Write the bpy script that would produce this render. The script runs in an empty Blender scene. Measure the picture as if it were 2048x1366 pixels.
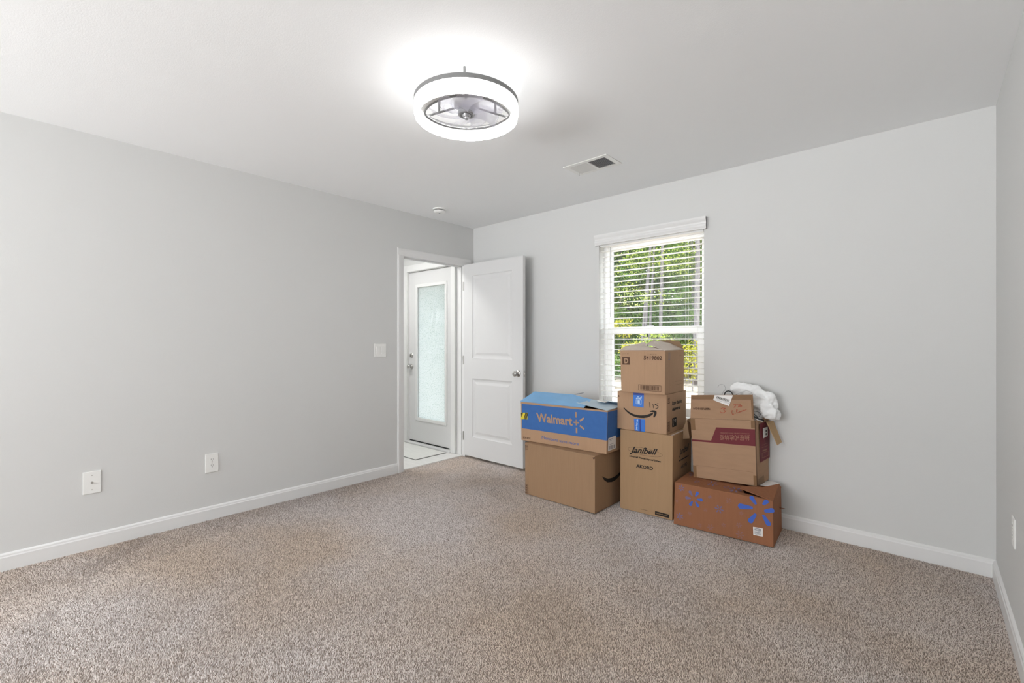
import bpy, bmesh, math, random
import numpy as np
from mathutils import Vector, Matrix, noise
R = math.radians
random.seed(7); rng = np.random.default_rng(7)
C = bpy.context.scene.collection
scene = bpy.context.scene

# ------------------------------------------------------------------ camera, sky, sun, large lights, exposure
cam_d = bpy.data.cameras.new('camera'); cam = bpy.data.objects.new('camera', cam_d); C.objects.link(cam)
cam.location = (0, 0, 1.215); cam.rotation_euler = (R(90), 0, R(41.97))
cam_d.sensor_width = 36; cam_d.lens = 36 * 924 / 2048; cam_d.clip_start = .02; cam_d.clip_end = 300
scene.camera = cam
w = bpy.data.worlds.new('sky'); scene.world = w; w.use_nodes = True
bg = w.node_tree.nodes['Background']; bg.inputs[0].default_value = (.93, .97, 1, 1); bg.inputs[1].default_value = 4.8
def light(name, kind, loc, rot, energy, col=(1, 1, 1), **kw):
    d = bpy.data.lights.new(name, kind); d.energy = energy; d.color = col
    for k, v in kw.items(): setattr(d, k, v)
    o = bpy.data.objects.new(name, d); o.location = loc; o.rotation_euler = rot; C.objects.link(o); return o
sun = light('sun', 'SUN', (0, 0, 20), (0, 0, 0), 8.5, (1, .95, .86), angle=R(1.5))
sun.rotation_euler = Vector((-.75, .03, -.66)).to_track_quat('-Z', 'Y').to_euler()
# added fill light behind the camera, outside an invented window in the rear wall
light('rear_fill_light', 'AREA', (-2.2, -3.75, 1.38), (R(90), 0, R(-24)), 58, (.985, .99, 1), shape='RECTANGLE', size=3.2, size_y=1.6)
# added uplight below that window, put there to brighten the ceiling
up_ = light('added_uplight', 'AREA', (-2.6, -5.4, -.2), (0, 0, 0), 520, (.985, .99, 1), shape='RECTANGLE', size=3.0, size_y=2.0)
up_.rotation_euler = Vector((.22, .9, .42)).to_track_quat('-Z', 'Y').to_euler()
light('hall_fill_light', 'AREA', (-4.27, 2.3, 2.42), (0, 0, 0), 17, (1, .99, .97), shape='DISK', size=.35)  # fill light added at the hall ceiling, without a fitting
RING_L = 8.5
vs = scene.view_settings
vs.view_transform = 'Standard'; vs.look = 'None'; vs.exposure = 0.1; vs.gamma = 1; vs.use_curve_mapping = False
scene.cycles.max_bounces = 12; scene.cycles.diffuse_bounces = 8; scene.cycles.transparent_max_bounces = 24

# ------------------------------------------------------------------ materials
def mat(name, col, rough=.6, spec=.3, metal=0, noise_scale=0, noise_amt=0, bump=0, bump_scale=200, col2=None, stretch=None, trans=0, alpha=1):
    m = bpy.data.materials.new(name); m.use_nodes = True
    nt = m.node_tree; b = nt.nodes['Principled BSDF']
    b.inputs['Base Color'].default_value = (*col, 1); b.inputs['Roughness'].default_value = rough
    b.inputs['Specular IOR Level'].default_value = spec; b.inputs['Metallic'].default_value = metal
    b.inputs['Transmission Weight'].default_value = trans; b.inputs['Alpha'].default_value = alpha
    if noise_amt or bump:
        tc = nt.nodes.new('ShaderNodeTexCoord'); mp = nt.nodes.new('ShaderNodeMapping')
        nt.links.new(tc.outputs['Object'], mp.inputs[0])
        if stretch: mp.inputs['Scale'].default_value = stretch
    if noise_amt:
        n = nt.nodes.new('ShaderNodeTexNoise'); n.inputs['Scale'].default_value = noise_scale; n.inputs['Detail'].default_value = 4
        nt.links.new(mp.outputs[0], n.inputs[0])
        r = nt.nodes.new('ShaderNodeValToRGB'); r.color_ramp.elements[0].position = .3; r.color_ramp.elements[1].position = .7
        c2 = col2 or tuple(c * (1 - noise_amt) for c in col)
        r.color_ramp.elements[0].color = (*c2, 1); r.color_ramp.elements[1].color = (*col, 1)
        nt.links.new(n.outputs[0], r.inputs[0]); nt.links.new(r.outputs[0], b.inputs['Base Color'])
    if bump:
        n2 = nt.nodes.new('ShaderNodeTexNoise'); n2.inputs['Scale'].default_value = bump_scale
        nt.links.new(mp.outputs[0], n2.inputs[0]); bp = nt.nodes.new('ShaderNodeBump'); bp.inputs['Strength'].default_value = bump
        bp.inputs['Distance'].default_value = .002
        nt.links.new(n2.outputs[0], bp.inputs['Height']); nt.links.new(bp.outputs[0], b.inputs['Normal'])
    return m
M = {}
M['wall'] = mat('wall_paint', (.665, .668, .66), .75, .2, bump=.15, bump_scale=260)
M['ceil'] = mat('ceiling_paint', (.885, .895, .90), .85, .1, bump=.2, bump_scale=180)
M['trim'] = mat('trim_paint', (.77, .77, .765), .35, .4)
M['door'] = mat('door_paint', (.69, .69, .69), .4, .4)
M['vinyl'] = mat('white_vinyl', (.88, .88, .88), .4, .4)
M['slat'] = mat('blind_slat', (.90, .90, .88), .45, .4)
M['plastic'] = mat('white_plastic', (.84, .84, .82), .4, .4)
M['hole'] = mat('dark_slot', (.03, .03, .03), .8)
M['steel'] = mat('satin_nickel', (.55, .54, .52), .28, .5, 1)
M['grey_metal'] = mat('grey_metal', (.22, .22, .22), .5, .4, .3)
M['hall_floor'] = mat('hall_vinyl', (.86, .85, .83), .35, .4, noise_scale=9, noise_amt=.16, stretch=(.6, 7, 1))
M['mat_white'] = mat('pale_mat', (.82, .82, .79), .5, .3, noise_scale=9, noise_amt=.1, stretch=(.7, 8, 1))
M['mat_edge'] = mat('mat_edge', (.22, .22, .21), .7)
M['carton'] = mat('cardboard', (.455, .292, .184), .8, .15, noise_scale=7, noise_amt=.05, bump=.35, bump_scale=14, stretch=(14, 14, .9))
M['carton_dark'] = mat('cardboard_brown', (.355, .225, .135), .8, .15, noise_scale=7, noise_amt=.06, bump=.3, bump_scale=14, stretch=(14, 14, .9))
M['carton_y'] = mat('cardboard_yellowish', (.41, .265, .152), .8, .15, noise_scale=6, noise_amt=.05, bump=.3, bump_scale=14, stretch=(14, 14, .9))
M['carton_red'] = mat('cardboard_reddish', (.31, .135, .07), .78, .15, noise_scale=5, noise_amt=.08, bump=.3, bump_scale=14, stretch=(14, 14, .9))
M['carton_old'] = mat('cardboard_worn', (.415, .262, .165), .8, .15, noise_scale=5, noise_amt=.08, bump=.45, bump_scale=5, stretch=(2, 2, 9))
M['carton_in'] = mat('cardboard_inside', (.30, .20, .125), .85, .1)
M['carton_pale'] = mat('cardboard_pale_flap', (.60, .52, .46), .7, .2, noise_scale=8, noise_amt=.1)
M['tape_tan'] = mat('tan_tape', (.22, .12, .055), .45, .25)
M['ink'] = mat('black_ink', (.02, .016, .014), .6)
M['ink_brown'] = mat('brown_ink', (.10, .05, .03), .7)
M['ink_faint'] = mat('faint_ink', (.26, .16, .10), .8)
M['ink_red'] = mat('red_marker', (.42, .07, .035), .6)
M['blue'] = mat('blue_print', (.052, .155, .42), .6, .2, noise_scale=30, noise_amt=.07)
M['blue_lit'] = mat('blue_flap_lit', (.22, .47, .78), .45, .4, noise_scale=9, noise_amt=.08)  # same blue print, with lamplight on the flaps mixed into the colour
M['blue_white'] = mat('whitish_blue_flap', (.50, .62, .72), .45, .4, noise_scale=9, noise_amt=.1)
M['tape_blue'] = mat('blue_tape', (.04, .19, .66), .25, .5)
M['tape_navy'] = mat('navy_stripe', (.012, .05, .32), .3, .5)
M['tape_print'] = mat('pale_tape_print', (.50, .68, .9), .5)
M['petal'] = mat('blue_petal', (.06, .13, .50), .7)
M['petal_dull'] = mat('dull_blue_petal', (.19, .15, .26), .8)
M['petal_faint'] = mat('faint_blue_petal', (.28, .145, .13), .8)
M['maroon'] = mat('maroon_print', (.155, .022, .03), .6)
M['maroon_lt'] = mat('bare_card_lettering', (.36, .19, .13), .8)
M['yellow'] = mat('yellow_tape', (.75, .62, .05), .5)
M['paper'] = mat('white_label', (.82, .80, .78), .6)
M['grey_ink'] = mat('grey_ink', (.22, .22, .25), .7)
M['cloth'] = mat('white_cloth', (.86, .87, .87), .9, .1, bump=.5, bump_scale=90)
M['rubber'] = mat('black_plastic', (.02, .02, .022), .4)
M['wire'] = mat('grey_wire', (.35, .35, .36), .35, .5, .6)
M['card_strip'] = mat('cardboard_ochre', (.45, .30, .16), .8)
M['bark'] = mat('bark', (.18, .17, .175), .95, .1, noise_scale=12, noise_amt=.5, bump=1, bump_scale=20, stretch=(3, 3, .5))
M['ground'] = mat('leaf_litter', (.44, .38, .33), .95, .05, noise_scale=4, noise_amt=.4)
M['siding'] = mat('siding', (.7, .7, .68), .8)
def leafmat(name, a, b, scale=1.6):
    m = bpy.data.materials.new(name); m.use_nodes = True; nt = m.node_tree; nt.nodes.clear()
    o = nt.nodes.new('ShaderNodeOutputMaterial'); g = nt.nodes.new('ShaderNodeNewGeometry')
    n = nt.nodes.new('ShaderNodeTexNoise'); n.inputs['Scale'].default_value = scale; n.inputs['Detail'].default_value = 6
    r = nt.nodes.new('ShaderNodeValToRGB'); r.color_ramp.elements[0].position = .35; r.color_ramp.elements[1].position = .65
    r.color_ramp.elements[0].color = (*a, 1); r.color_ramp.elements[1].color = (*b, 1)
    d = nt.nodes.new('ShaderNodeBsdfDiffuse'); t = nt.nodes.new('ShaderNodeBsdfTranslucent'); mx = nt.nodes.new('ShaderNodeMixShader'); mx.inputs[0].default_value = .35
    L = nt.links.new
    L(g.outputs['Position'], n.inputs[0]); L(n.outputs[0], r.inputs[0]); L(r.outputs[0], d.inputs[0]); L(r.outputs[0], t.inputs[0])
    L(d.outputs[0], mx.inputs[1]); L(t.outputs[0], mx.inputs[2]); L(mx.outputs[0], o.inputs[0]); return m
M['leaf_green'] = leafmat('green_leaves', (.14, .22, .045), (.42, .47, .11))
M['leaf_dark'] = leafmat('dark_green_leaves', (.045, .11, .035), (.20, .31, .08))
M['leaf_pale'] = leafmat('pale_green_leaves', (.20, .28, .08), (.46, .50, .18))
M['leaf_yellow'] = leafmat('yellow_leaves', (.22, .26, .04), (.48, .42, .06))
def glassmat(name, col, refl=.06, frost=False):
    m = bpy.data.materials.new(name); m.use_nodes = True; nt = m.node_tree; nt.nodes.clear(); L = nt.links.new
    o = nt.nodes.new('ShaderNodeOutputMaterial'); mx = nt.nodes.new('ShaderNodeMixShader')
    if not frost:
        t = nt.nodes.new('ShaderNodeBsdfTransparent'); t.inputs[0].default_value = (*col, 1)
        g = nt.nodes.new('ShaderNodeBsdfGlossy'); g.inputs['Roughness'].default_value = .02
        mx.inputs[0].default_value = refl
        L(t.outputs[0], mx.inputs[1]); L(g.outputs[0], mx.inputs[2])
    else:                                             # pebbled privacy film
        tc = nt.nodes.new('ShaderNodeTexCoord')
        v = nt.nodes.new('ShaderNodeTexVoronoi'); v.inputs['Scale'].default_value = 48; v.feature = 'F1'
        nz = nt.nodes.new('ShaderNodeTexNoise'); nz.inputs['Scale'].default_value = 95
        L(tc.outputs['Object'], v.inputs[0]); L(tc.outputs['Object'], nz.inputs[0])
        r = nt.nodes.new('ShaderNodeValToRGB'); r.color_ramp.elements[0].position = .36; r.color_ramp.elements[1].position = .46
        r.color_ramp.elements[0].color = (.36, .43, .43, 1); r.color_ramp.elements[1].color = (*col, 1)
        L(nz.outputs[0], r.inputs[0])
        t = nt.nodes.new('ShaderNodeBsdfTranslucent'); d = nt.nodes.new('ShaderNodeBsdfTransparent'); mx.inputs[0].default_value = .12
        bp = nt.nodes.new('ShaderNodeBump'); bp.inputs['Strength'].default_value = .6; L(v.outputs[0], bp.inputs['Height']); L(bp.outputs[0], t.inputs['Normal'])
        L(r.outputs[0], t.inputs[0]); L(t.outputs[0], mx.inputs[1]); L(d.outputs[0], mx.inputs[2])
    L(mx.outputs[0], o.inputs[0]); return m
M['glass'] = glassmat('window_glass', (.97, .98, .98), .05)
M['frosted'] = glassmat('frosted_glass', (.56, .60, .615), frost=True)
def blademat():
    m = bpy.data.materials.new('clear_grey_blade'); m.use_nodes = True; nt = m.node_tree; nt.nodes.clear(); L = nt.links.new
    o = nt.nodes.new('ShaderNodeOutputMaterial'); mx = nt.nodes.new('ShaderNodeMixShader'); mx.inputs[0].default_value = .36
    t = nt.nodes.new('ShaderNodeBsdfTransparent'); t.inputs[0].default_value = (.92, .92, .95, 1)
    p = nt.nodes.new('ShaderNodeBsdfPrincipled'); p.inputs['Base Color'].default_value = (.70, .69, .78, 1); p.inputs['Roughness'].default_value = .2
    L(t.outputs[0], mx.inputs[1]); L(p.outputs[0], mx.inputs[2]); L(mx.outputs[0], o.inputs[0]); return m
M['blade'] = blademat()
def emit(name, col, s, pattern=False):
    m = bpy.data.materials.new(name); m.use_nodes = True; b = m.node_tree.nodes['Principled BSDF']; nt = m.node_tree
    b.inputs['Base Color'].default_value = (.8, .8, .8, 1); b.inputs['Emission Color'].default_value = (*col, 1); b.inputs['Emission Strength'].default_value = s
    return m
M['ring_light'] = emit('lit_crystal_band', (1, .995, .985), RING_L)
M['ring_inner'] = emit('dim_inner_band', (1, 1, .99), .75)
def carpetmat():
    m = bpy.data.materials.new('carpet_yarn'); m.use_nodes = True; nt = m.node_tree; b = nt.nodes['Principled BSDF']; L = nt.links.new
    b.inputs['Roughness'].default_value = .95; b.inputs['Specular IOR Level'].default_value = .05
    a = nt.nodes.new('ShaderNodeAttribute'); a.attribute_name = 'tint'
    r = nt.nodes.new('ShaderNodeValToRGB'); e = r.color_ramp.elements
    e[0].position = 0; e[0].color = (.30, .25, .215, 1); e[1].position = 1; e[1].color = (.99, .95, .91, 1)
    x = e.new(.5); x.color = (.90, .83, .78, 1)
    L(a.outputs['Fac'], r.inputs[0])
    g = nt.nodes.new('ShaderNodeNewGeometry'); n = nt.nodes.new('ShaderNodeTexNoise'); n.inputs['Scale'].default_value = .9; n.inputs['Detail'].default_value = 6
    L(g.outputs['Position'], n.inputs[0])
    r2 = nt.nodes.new('ShaderNodeValToRGB'); r2.color_ramp.elements[0].position = .38; r2.color_ramp.elements[1].position = .62
    r2.color_ramp.elements[0].color = (.90, .82, .74, 1); r2.color_ramp.elements[1].color = (1, 1, 1.03, 1)
    L(n.outputs[0], r2.inputs[0])
    mx = nt.nodes.new('ShaderNodeMix'); mx.data_type = 'RGBA'; mx.blend_type = 'MULTIPLY'; mx.inputs[0].default_value = 1
    L(r.outputs[0], mx.inputs[6]); L(r2.outputs[0], mx.inputs[7]); L(mx.outputs[2], b.inputs['Base Color']); return m
M['carpet'] = carpetmat()
M['carpet_base'] = mat('carpet_backing', (.42, .34, .29), .95, .05, noise_scale=120, noise_amt=.5)

# ------------------------------------------------------------------ mesh helpers
class MB:
    def __init__(s): s.v = []; s.f = []
    def add(s, vs, fs):
        o = len(s.v); s.v += [tuple(v) for v in vs]; s.f += [tuple(i + o for i in f) for f in fs]; return s
    def box(s, x0, x1, y0, y1, z0, z1):
        return s.add([(x0, y0, z0), (x1, y0, z0), (x1, y1, z0), (x0, y1, z0), (x0, y0, z1), (x1, y0, z1), (x1, y1, z1), (x0, y1, z1)],
                     [(0, 3, 2, 1), (4, 5, 6, 7), (0, 1, 5, 4), (1, 2, 6, 5), (2, 3, 7, 6), (3, 0, 4, 7)])
    def poly(s, pts): return s.add(pts, [tuple(range(len(pts)))])
    def slab(s, pts, t):                               # polygon given thickness t along its normal
        p = [Vector(q) for q in pts]; n = Vector((0, 0, 0))
        for i in range(len(p)): n += p[i].cross(p[(i + 1) % len(p)])
        n.normalize(); k = len(p); q = [a - n * t for a in p]
        return s.add(p + q, [tuple(range(k)), tuple(range(2 * k - 1, k - 1, -1))] + [(i, k + i, k + (i + 1) % k, (i + 1) % k) for i in range(k)])
    def tube(s, pts, r, n=8, closed=False):
        P = [Vector(p) for p in pts]; k = len(P); rr = r if isinstance(r, (list, tuple)) else [r] * k; vs = []; up = None
        for i, p in enumerate(P):
            a = P[(i - 1) % k] if (closed or i > 0) else p; b = P[(i + 1) % k] if (closed or i < k - 1) else p
            t = (b - a).normalized()
            if up is None: up = t.orthogonal().normalized()
            up = (up - t * up.dot(t)).normalized(); sd = t.cross(up)
            for j in range(n):
                th = 2 * math.pi * j / n; vs.append(p + (up * math.cos(th) + sd * math.sin(th)) * rr[i])
        fs = []
        for i in range(k if closed else k - 1):
            for j in range(n):
                fs.append((i * n + j, i * n + (j + 1) % n, ((i + 1) % k) * n + (j + 1) % n, ((i + 1) % k) * n + j))
        if not closed: fs += [tuple(range(n - 1, -1, -1)), tuple(range((k - 1) * n, k * n))]
        return s.add(vs, fs)
    def lathe(s, prof, n=32, M4=None):                 # prof: (r,z) pairs round local z
        vs = []; k = len(prof)
        for (r, z) in prof:
            for j in range(n):
                a = 2 * math.pi * j / n; v = Vector((r * math.cos(a), r * math.sin(a), z)); vs.append(M4 @ v if M4 else v)
        fs = [(i * n + j, i * n + (j + 1) % n, (i + 1) * n + (j + 1) % n, (i + 1) * n + j) for i in range(k - 1) for j in range(n)]
        if prof[0][0] > 1e-6: fs.append(tuple(range(n - 1, -1, -1)))
        if prof[-1][0] > 1e-6: fs.append(tuple(range((k - 1) * n, k * n)))
        return s.add(vs, fs)
def obj(name, mb, m, parent=None, smooth=False, bevel=0, recalc=True, seg=2):
    me = bpy.data.meshes.new(name); me.from_pydata(mb.v, [], mb.f); me.materials.append(M[m] if isinstance(m, str) else m)
    if recalc or bevel:
        b = bmesh.new(); b.from_mesh(me)
        if bevel:
            bmesh.ops.remove_doubles(b, verts=b.verts, dist=1e-5)
            es = [e for e in b.edges if len(e.link_faces) == 2 and e.calc_face_angle(0) > .5]
            bmesh.ops.bevel(b, geom=es, offset=bevel, segments=seg, affect='EDGES', profile=.5, clamp_overlap=True)
        bmesh.ops.recalc_face_normals(b, faces=b.faces); b.to_mesh(me); b.free()
    if smooth:
        for p in me.polygons: p.use_smooth = True
    o = bpy.data.objects.new(name, me); C.objects.link(o)
    if parent: o.parent = parent; o.matrix_parent_inverse = Matrix.Translation(-Vector(parent.location)) if parent.type == 'EMPTY' else Matrix()
    return o
def tag(o, label=None, cat=None, group=None, kind=None):
    for k, v in (('label', label), ('category', cat), ('group', group), ('kind', kind)):
        if v: o[k] = v
    return o
def thing(name, loc, label=None, cat=None, group=None, kind=None):
    o = bpy.data.objects.new(name, None); o.location = loc; o.empty_display_size = .1; C.objects.link(o); return tag(o, label, cat, group, kind)
def struct(name, mb, m, parent=None, bevel=0, label=None):
    return tag(obj(name, mb, m, parent, bevel=bevel), label, kind='structure')
bpy.context.view_layer.update()

# ------------------------------------------------------------------ room shell
LX, BY, RX, RY, H = -3.673, 3.458, .264, -3.20, 2.44      # left wall, back wall, right wall, rear wall, ceiling
WT = .12
WX0, WX1, WZ0, WZ1 = -2.103, -1.218, .60, 2.06          # window opening
DY0, DY1, DZ = 2.543, 3.325, 2.02                      # bedroom doorway in the left wall
f = MB().box(LX - .03, RX + .3, RY - .3, BY + .1, -.20, -.013)
struct('floor', f, 'carpet_base', label='bedroom floor under mottled beige carpet')
f = MB().box(-5.0, LX - .03, .9, BY, -.20, -.002)
struct('hall_floor', f, 'hall_floor', label='pale grey wood-look vinyl floor beyond the doorway')
f = MB().box(-5.1, RX + .3, RY - .3, BY + .25, H, H + .2)
struct('ceiling', f, 'ceil', label='smooth white ceiling')
f = MB().box(LX - WT, LX, RY - .2, DY0 - .02, -.2, H).box(LX - WT, LX, DY0 - .02, DY1 + .02, DZ + .02, H).box(LX - WT, LX, DY1 + .02, BY + .02, -.2, H)
struct('wall_left', f, 'wall', label='plain light grey wall with the doorway')
BT = .17
f = MB().box(LX - WT, WX0, BY, BY + BT, -.2, H).box(WX1, RX + .3, BY, BY + BT, -.2, H).box(WX0, WX1, BY, BY + BT, -.2, WZ0).box(WX0, WX1, BY, BY + BT, WZ1, H)
struct('wall_back', f, 'wall', label='light grey wall with the blinds window')
f = MB().box(RX, RX + .15, RY - .2, BY + .01, -.2, H)
struct('wall_right', f, 'wall', label='light grey wall at the right edge')
QX0, QX1, QZ0, QZ1 = -3.4, -.1, .65, 2.2  # opening added in the unseen rear wall to let the fill light in
f = MB().box(-5.0, QX0, RY - .17, RY, -.2, H).box(QX1, RX + .3, RY - .17, RY, -.2, H).box(QX0, QX1, RY - .17, RY, -.2, QZ0).box(QX0, QX1, RY - .17, RY, QZ1, H)
struct('wall_rear', f, 'wall')
# hall
HX = -4.76; EY = 3.31; EX0, EX1, EZ = -4.675, -3.862, 2.05
f = MB().box(HX - .15, EX0 - .02, EY, EY + .3, -.2, H).box(EX1 + .01, LX - WT + .001, EY, EY + .3, -.2, H).box(EX0 - .02, EX1 + .01, EY, EY + .3, EZ + .02, H)
struct('wall_hall_end', f, 'wall')
struct('wall_hall_side', MB().box(HX - .15, HX, .9, EY + .01, -.2, H), 'wall')
struct('wall_hall_near', MB().box(HX - .15, LX - WT + .001, .85, .95, -.2, H), 'wall')
# baseboards: profile extruded; straight face, eased top
def base_prof(h=.083, t=.014):
    return [(0, 0), (t, 0), (t, h - .022), (t - .003, h - .016), (t - .004, h - .008), (t - .008, h - .003), (0, h)]
def baseboard(name, p0, p1, nrm, z=-.012, lab=None):
    p0 = Vector(p0); p1 = Vector(p1); n = Vector(nrm); pr = base_prof(); k = len(pr); m = MB()
    vs = [p + n * a + Vector((0, 0, b + z + (.012 if b else 0))) for p in (p0, p1) for (a, b) in pr]
    m.add(vs, [(i, (i + 1) % k, k + (i + 1) % k, k + i) for i in range(k)] + [tuple(range(k)), tuple(range(2 * k - 1, k - 1, -1))])
    return struct(name, m, 'trim', label=lab)
baseboard('baseboard_left', (LX, RY, 0), (LX, 2.482, 0), (1, 0, 0), lab='white baseboard along the doorway wall')
baseboard('baseboard_back', (LX + .02, BY, 0), (RX, BY, 0), (0, -1, 0), lab='white baseboard along the window wall')
baseboard('baseboard_right', (RX, RY, 0), (RX, BY, 0), (-1, 0, 0), lab='white baseboard at the right edge')
baseboard('baseboard_hall', (HX, .95, 0), (HX, EY, 0), (1, 0, 0), z=0)
# bedroom door casing + jamb
t = thing('trim_1', (LX, DY0, 0), 'white door casing and jamb of the open doorway', kind='structure')
cw = .058; ct = .017
def casing(y0, y1, z0, z1, horiz=False):
    m = MB()
    if not horiz:
        pr = [(0, 0), (.011, 0), (.013, .2), (.017, .62), (.017, .9), (.012, 1), (0, 1)]
        vs = [(LX + a, y0 + (y1 - y0) * b, z) for z in (z0, z1) for a, b in pr]
    else:
        pr = [(0, 0), (.011, 0), (.013, .2), (.017, .62), (.017, .9), (.012, 1), (0, 1)]
        vs = [(LX + a, y, z0 + (z1 - z0) * b) for y in (y0, y1) for a, b in pr]
    k = len(pr); m.add(vs, [(i, (i + 1) % k, k + (i + 1) % k, k + i) for i in range(k)] + [tuple(range(k)), tuple(range(2 * k - 1, k - 1, -1))]); return m
obj('casing', casing(DY0 + .005, DY0 - cw, -.01, DZ + .006), 'trim', t)
obj('casing', casing(DY1 - .005, DY1 + cw + .02, -.01, DZ + .006), 'trim', t)
obj('casing', casing(DY0 - cw, DY1 + cw + .02, DZ - .002, DZ + .072, True), 'trim', t)
j = MB().box(LX - WT - .002, LX + .002, DY0 - .02, DY0, -.01, DZ).box(LX - WT - .002, LX + .002, DY1, DY1 + .02, -.01, DZ).box(LX - WT - .002, LX + .002, DY0 - .02, DY1 + .02, DZ, DZ + .02)
obj('door_jamb', j, 'trim', t, bevel=.0015)
j = MB().box(LX - .075, LX - .042, DY0, DY0 + .011, -.01, DZ).box(LX - .075, LX - .042, DY1 - .011, DY1, -.01, DZ).box(LX - .075, LX - .042, DY0, DY1, DZ - .011, DZ)
obj('door_stop', j, 'trim', t)
obj('strike_plate', MB().box(LX - .035, LX - .008, DY0 - .0005, DY0 + .0012, .885, .945), 'steel', t)

# ------------------------------------------------------------------ open two-panel door (parallel to the back wall)
DX0, DX1, FY, DT = -3.648, -2.826, 3.296, .035
d1 = thing('door_1', (DX0, FY, 0), 'white two-panel door standing open against the window wall', kind='structure')
px0, px1 = DX0 + .128, DX1 - .140
rows = [(.222, .830), (1.04, 1.90)]
Zb, Zt = .018, 2.024
obj('door_core', MB().box(DX0, DX1, FY + .011, FY + DT, Zb, Zt), 'door', d1, bevel=.001)
for x0, x1 in ((DX0, px0), (px1, DX1)): obj('stile', MB().box(x0, x1, FY, FY + .0115, Zb, Zt), 'door', d1)
for z0, z1 in ((Zb, rows[0][0]), (rows[0][1], rows[1][0]), (rows[1][1], Zt)): obj('rail', MB().box(px0, px1, FY, FY + .0115, z0, z1), 'door', d1)
def panel(x0, x1, z0, z1, y):
    rings = [(0, 0), (.004, .005), (.014, .008), (.026, .0095), (.034, .0095), (.058, .003)]
    m = MB(); vs = []
    for ins, dp in rings: vs += [(x0 + ins, y + dp, z0 + ins), (x1 - ins, y + dp, z0 + ins), (x1 - ins, y + dp, z1 - ins), (x0 + ins, y + dp, z1 - ins)]
    fs = [(i * 4 + k, i * 4 + (k + 1) % 4, i * 4 + 4 + (k + 1) % 4, i * 4 + 4 + k) for i in range(len(rings) - 1) for k in range(4)]
    n = len(rings) * 4; fs.append((n - 4, n - 3, n - 2, n - 1)); return m.add(vs, fs)
for z0, z1 in rows: obj('panel', panel(px0, px1, z0, z1, FY), 'door', d1)
def knob(parent, x, y, z, r=.027, s=1, m='steel', name='knob'):
    T = Matrix.Translation((x, y, z)) @ Matrix.Rotation(R(90), 4, 'X')
    pr = [(0, -.002), (.032, -.002), (.033, .003), (.029, .008), (.012, .010), (.0105, .030), (.017, .034), (r, .044), (r + .001, .052), (r - .006, .062), (.010, .066), (0, .066)]
    return obj(name, MB().lathe([(a * s, b * s) for a, b in pr], 32, T), m, parent, smooth=True)
knob(d1, -2.886, FY, .911)
obj('latch_plate', MB().box(DX1 - .001, DX1 + .0015, FY + .006, FY + .029, .882, .94), 'steel', d1)
obj('latch_bolt', MB().box(DX1, DX1 + .011, FY + .012, FY + .024, .902, .92), 'steel', d1, bevel=.002)
for z in (.22, 1.02, 1.80):
    obj('hinge', MB().tube([(DX0 - .006, FY - .004, z - .045), (DX0 - .006, FY - .004, z + .045)], .006, 10), 'steel', d1, smooth=False)

# ------------------------------------------------------------------ exterior door at the end of the hall
d2 = thing('door_2', (EX0, EY + .02, 0), 'white exterior door with one tall frosted pane', kind='structure')
x0, x1, y0, y1 = -4.665, -3.872, EY + .02, EY + .062
gx0, gx1, gz0, gz1 = -4.505, -3.991, .311, 1.86
lf = MB().box(x0, gx0, y0, y1, .035, 2.04).box(gx1, x1, y0, y1, .035, 2.04).box(gx0, gx1, y0, y1, .035, gz0).box(gx0, gx1, y0, y1, gz1, 2.04)
obj('door_leaf', lf, 'door', d2)
m = MB()
for a, b, c, d in ((gx0 - .03, gx0 + .006, gz0 - .03, gz1 + .03), (gx1 - .006, gx1 + .03, gz0 - .03, gz1 + .03), (gx0, gx1, gz0 - .03, gz0 + .006), (gx0, gx1, gz1 - .006, gz1 + .03)): m.box(a, b, y0 - .010, y0 + .004, c, d)
obj('glazing_bead', m, 'trim', d2, bevel=.003)
obj('frosted_pane', MB().box(gx0, gx1, y0 + .018, y0 + .022, gz0, gz1), 'frosted', d2)
knob(d2, -4.618, y0, .915, s=.95)
T = Matrix.Translation((-4.618, y0, 1.048)) @ Matrix.Rotation(R(90), 4, 'X')
db = MB().lathe([(0, 0), (.028, 0), (.028, .006), (.024, .011), (0, .011)], 24, T); db.box(-4.623, -4.613, y0 - .028, y0 - .01, 1.033, 1.063)
obj('deadbolt', db, 'steel', d2)
for z in (.30, 1.02, 1.74): obj('hinge', MB().tube([(x1 + .004, y0 - .006, z - .05), (x1 + .004, y0 - .006, z + .05)], .0065, 10), 'steel', d2)
obj('sweep', MB().box(x0 + .01, x1 - .06, y0 - .004, y0 + .01, .024, .036), 'hole', d2, )
t = thing('trim_2', (EX0, EY, 0), 'white casing around the frosted exterior door', kind='structure')
obj('door_frame', MB().box(EX0 - .02, EX0 + .008, EY - .002, EY + .11, 0, EZ).box(EX1 - .008, EX1 + .01, EY - .002, EY + .11, 0, EZ).box(EX0 - .02, EX1 + .01, EY - .002, EY + .11, EZ - .006, EZ + .02), 'trim', t)
obj('casing', MB().box(HX + .012, EX0 + .003, EY - .016, EY, 0, EZ + .075), 'trim', t, bevel=.004)
obj('casing', MB().box(EX1 - .003, LX - WT - .003, EY - .016, EY, 0, EZ + .075), 'trim', t, bevel=.004)
obj('casing', MB().box(EX0, EX1, EY - .0155, EY, EZ - .002, EZ + .075), 'trim', t, bevel=.004)
obj('threshold', MB().box(EX0, EX1, EY - .035, EY + .11, 0, .022), 'trim', t, bevel=.004)
mt = thing('door_mat', (-4.3, 3.05, 0), 'pale thin mat with dark edge before the frosted door', 'mat')
obj('mat_top', MB().box(-4.70, -3.905, 2.862, 3.262, -.001, .006), 'mat_white', mt)
obj('mat_binding', MB().box(-4.705, -3.90, 2.857, 3.267, -.002, .0045), 'mat_edge', mt)

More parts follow.
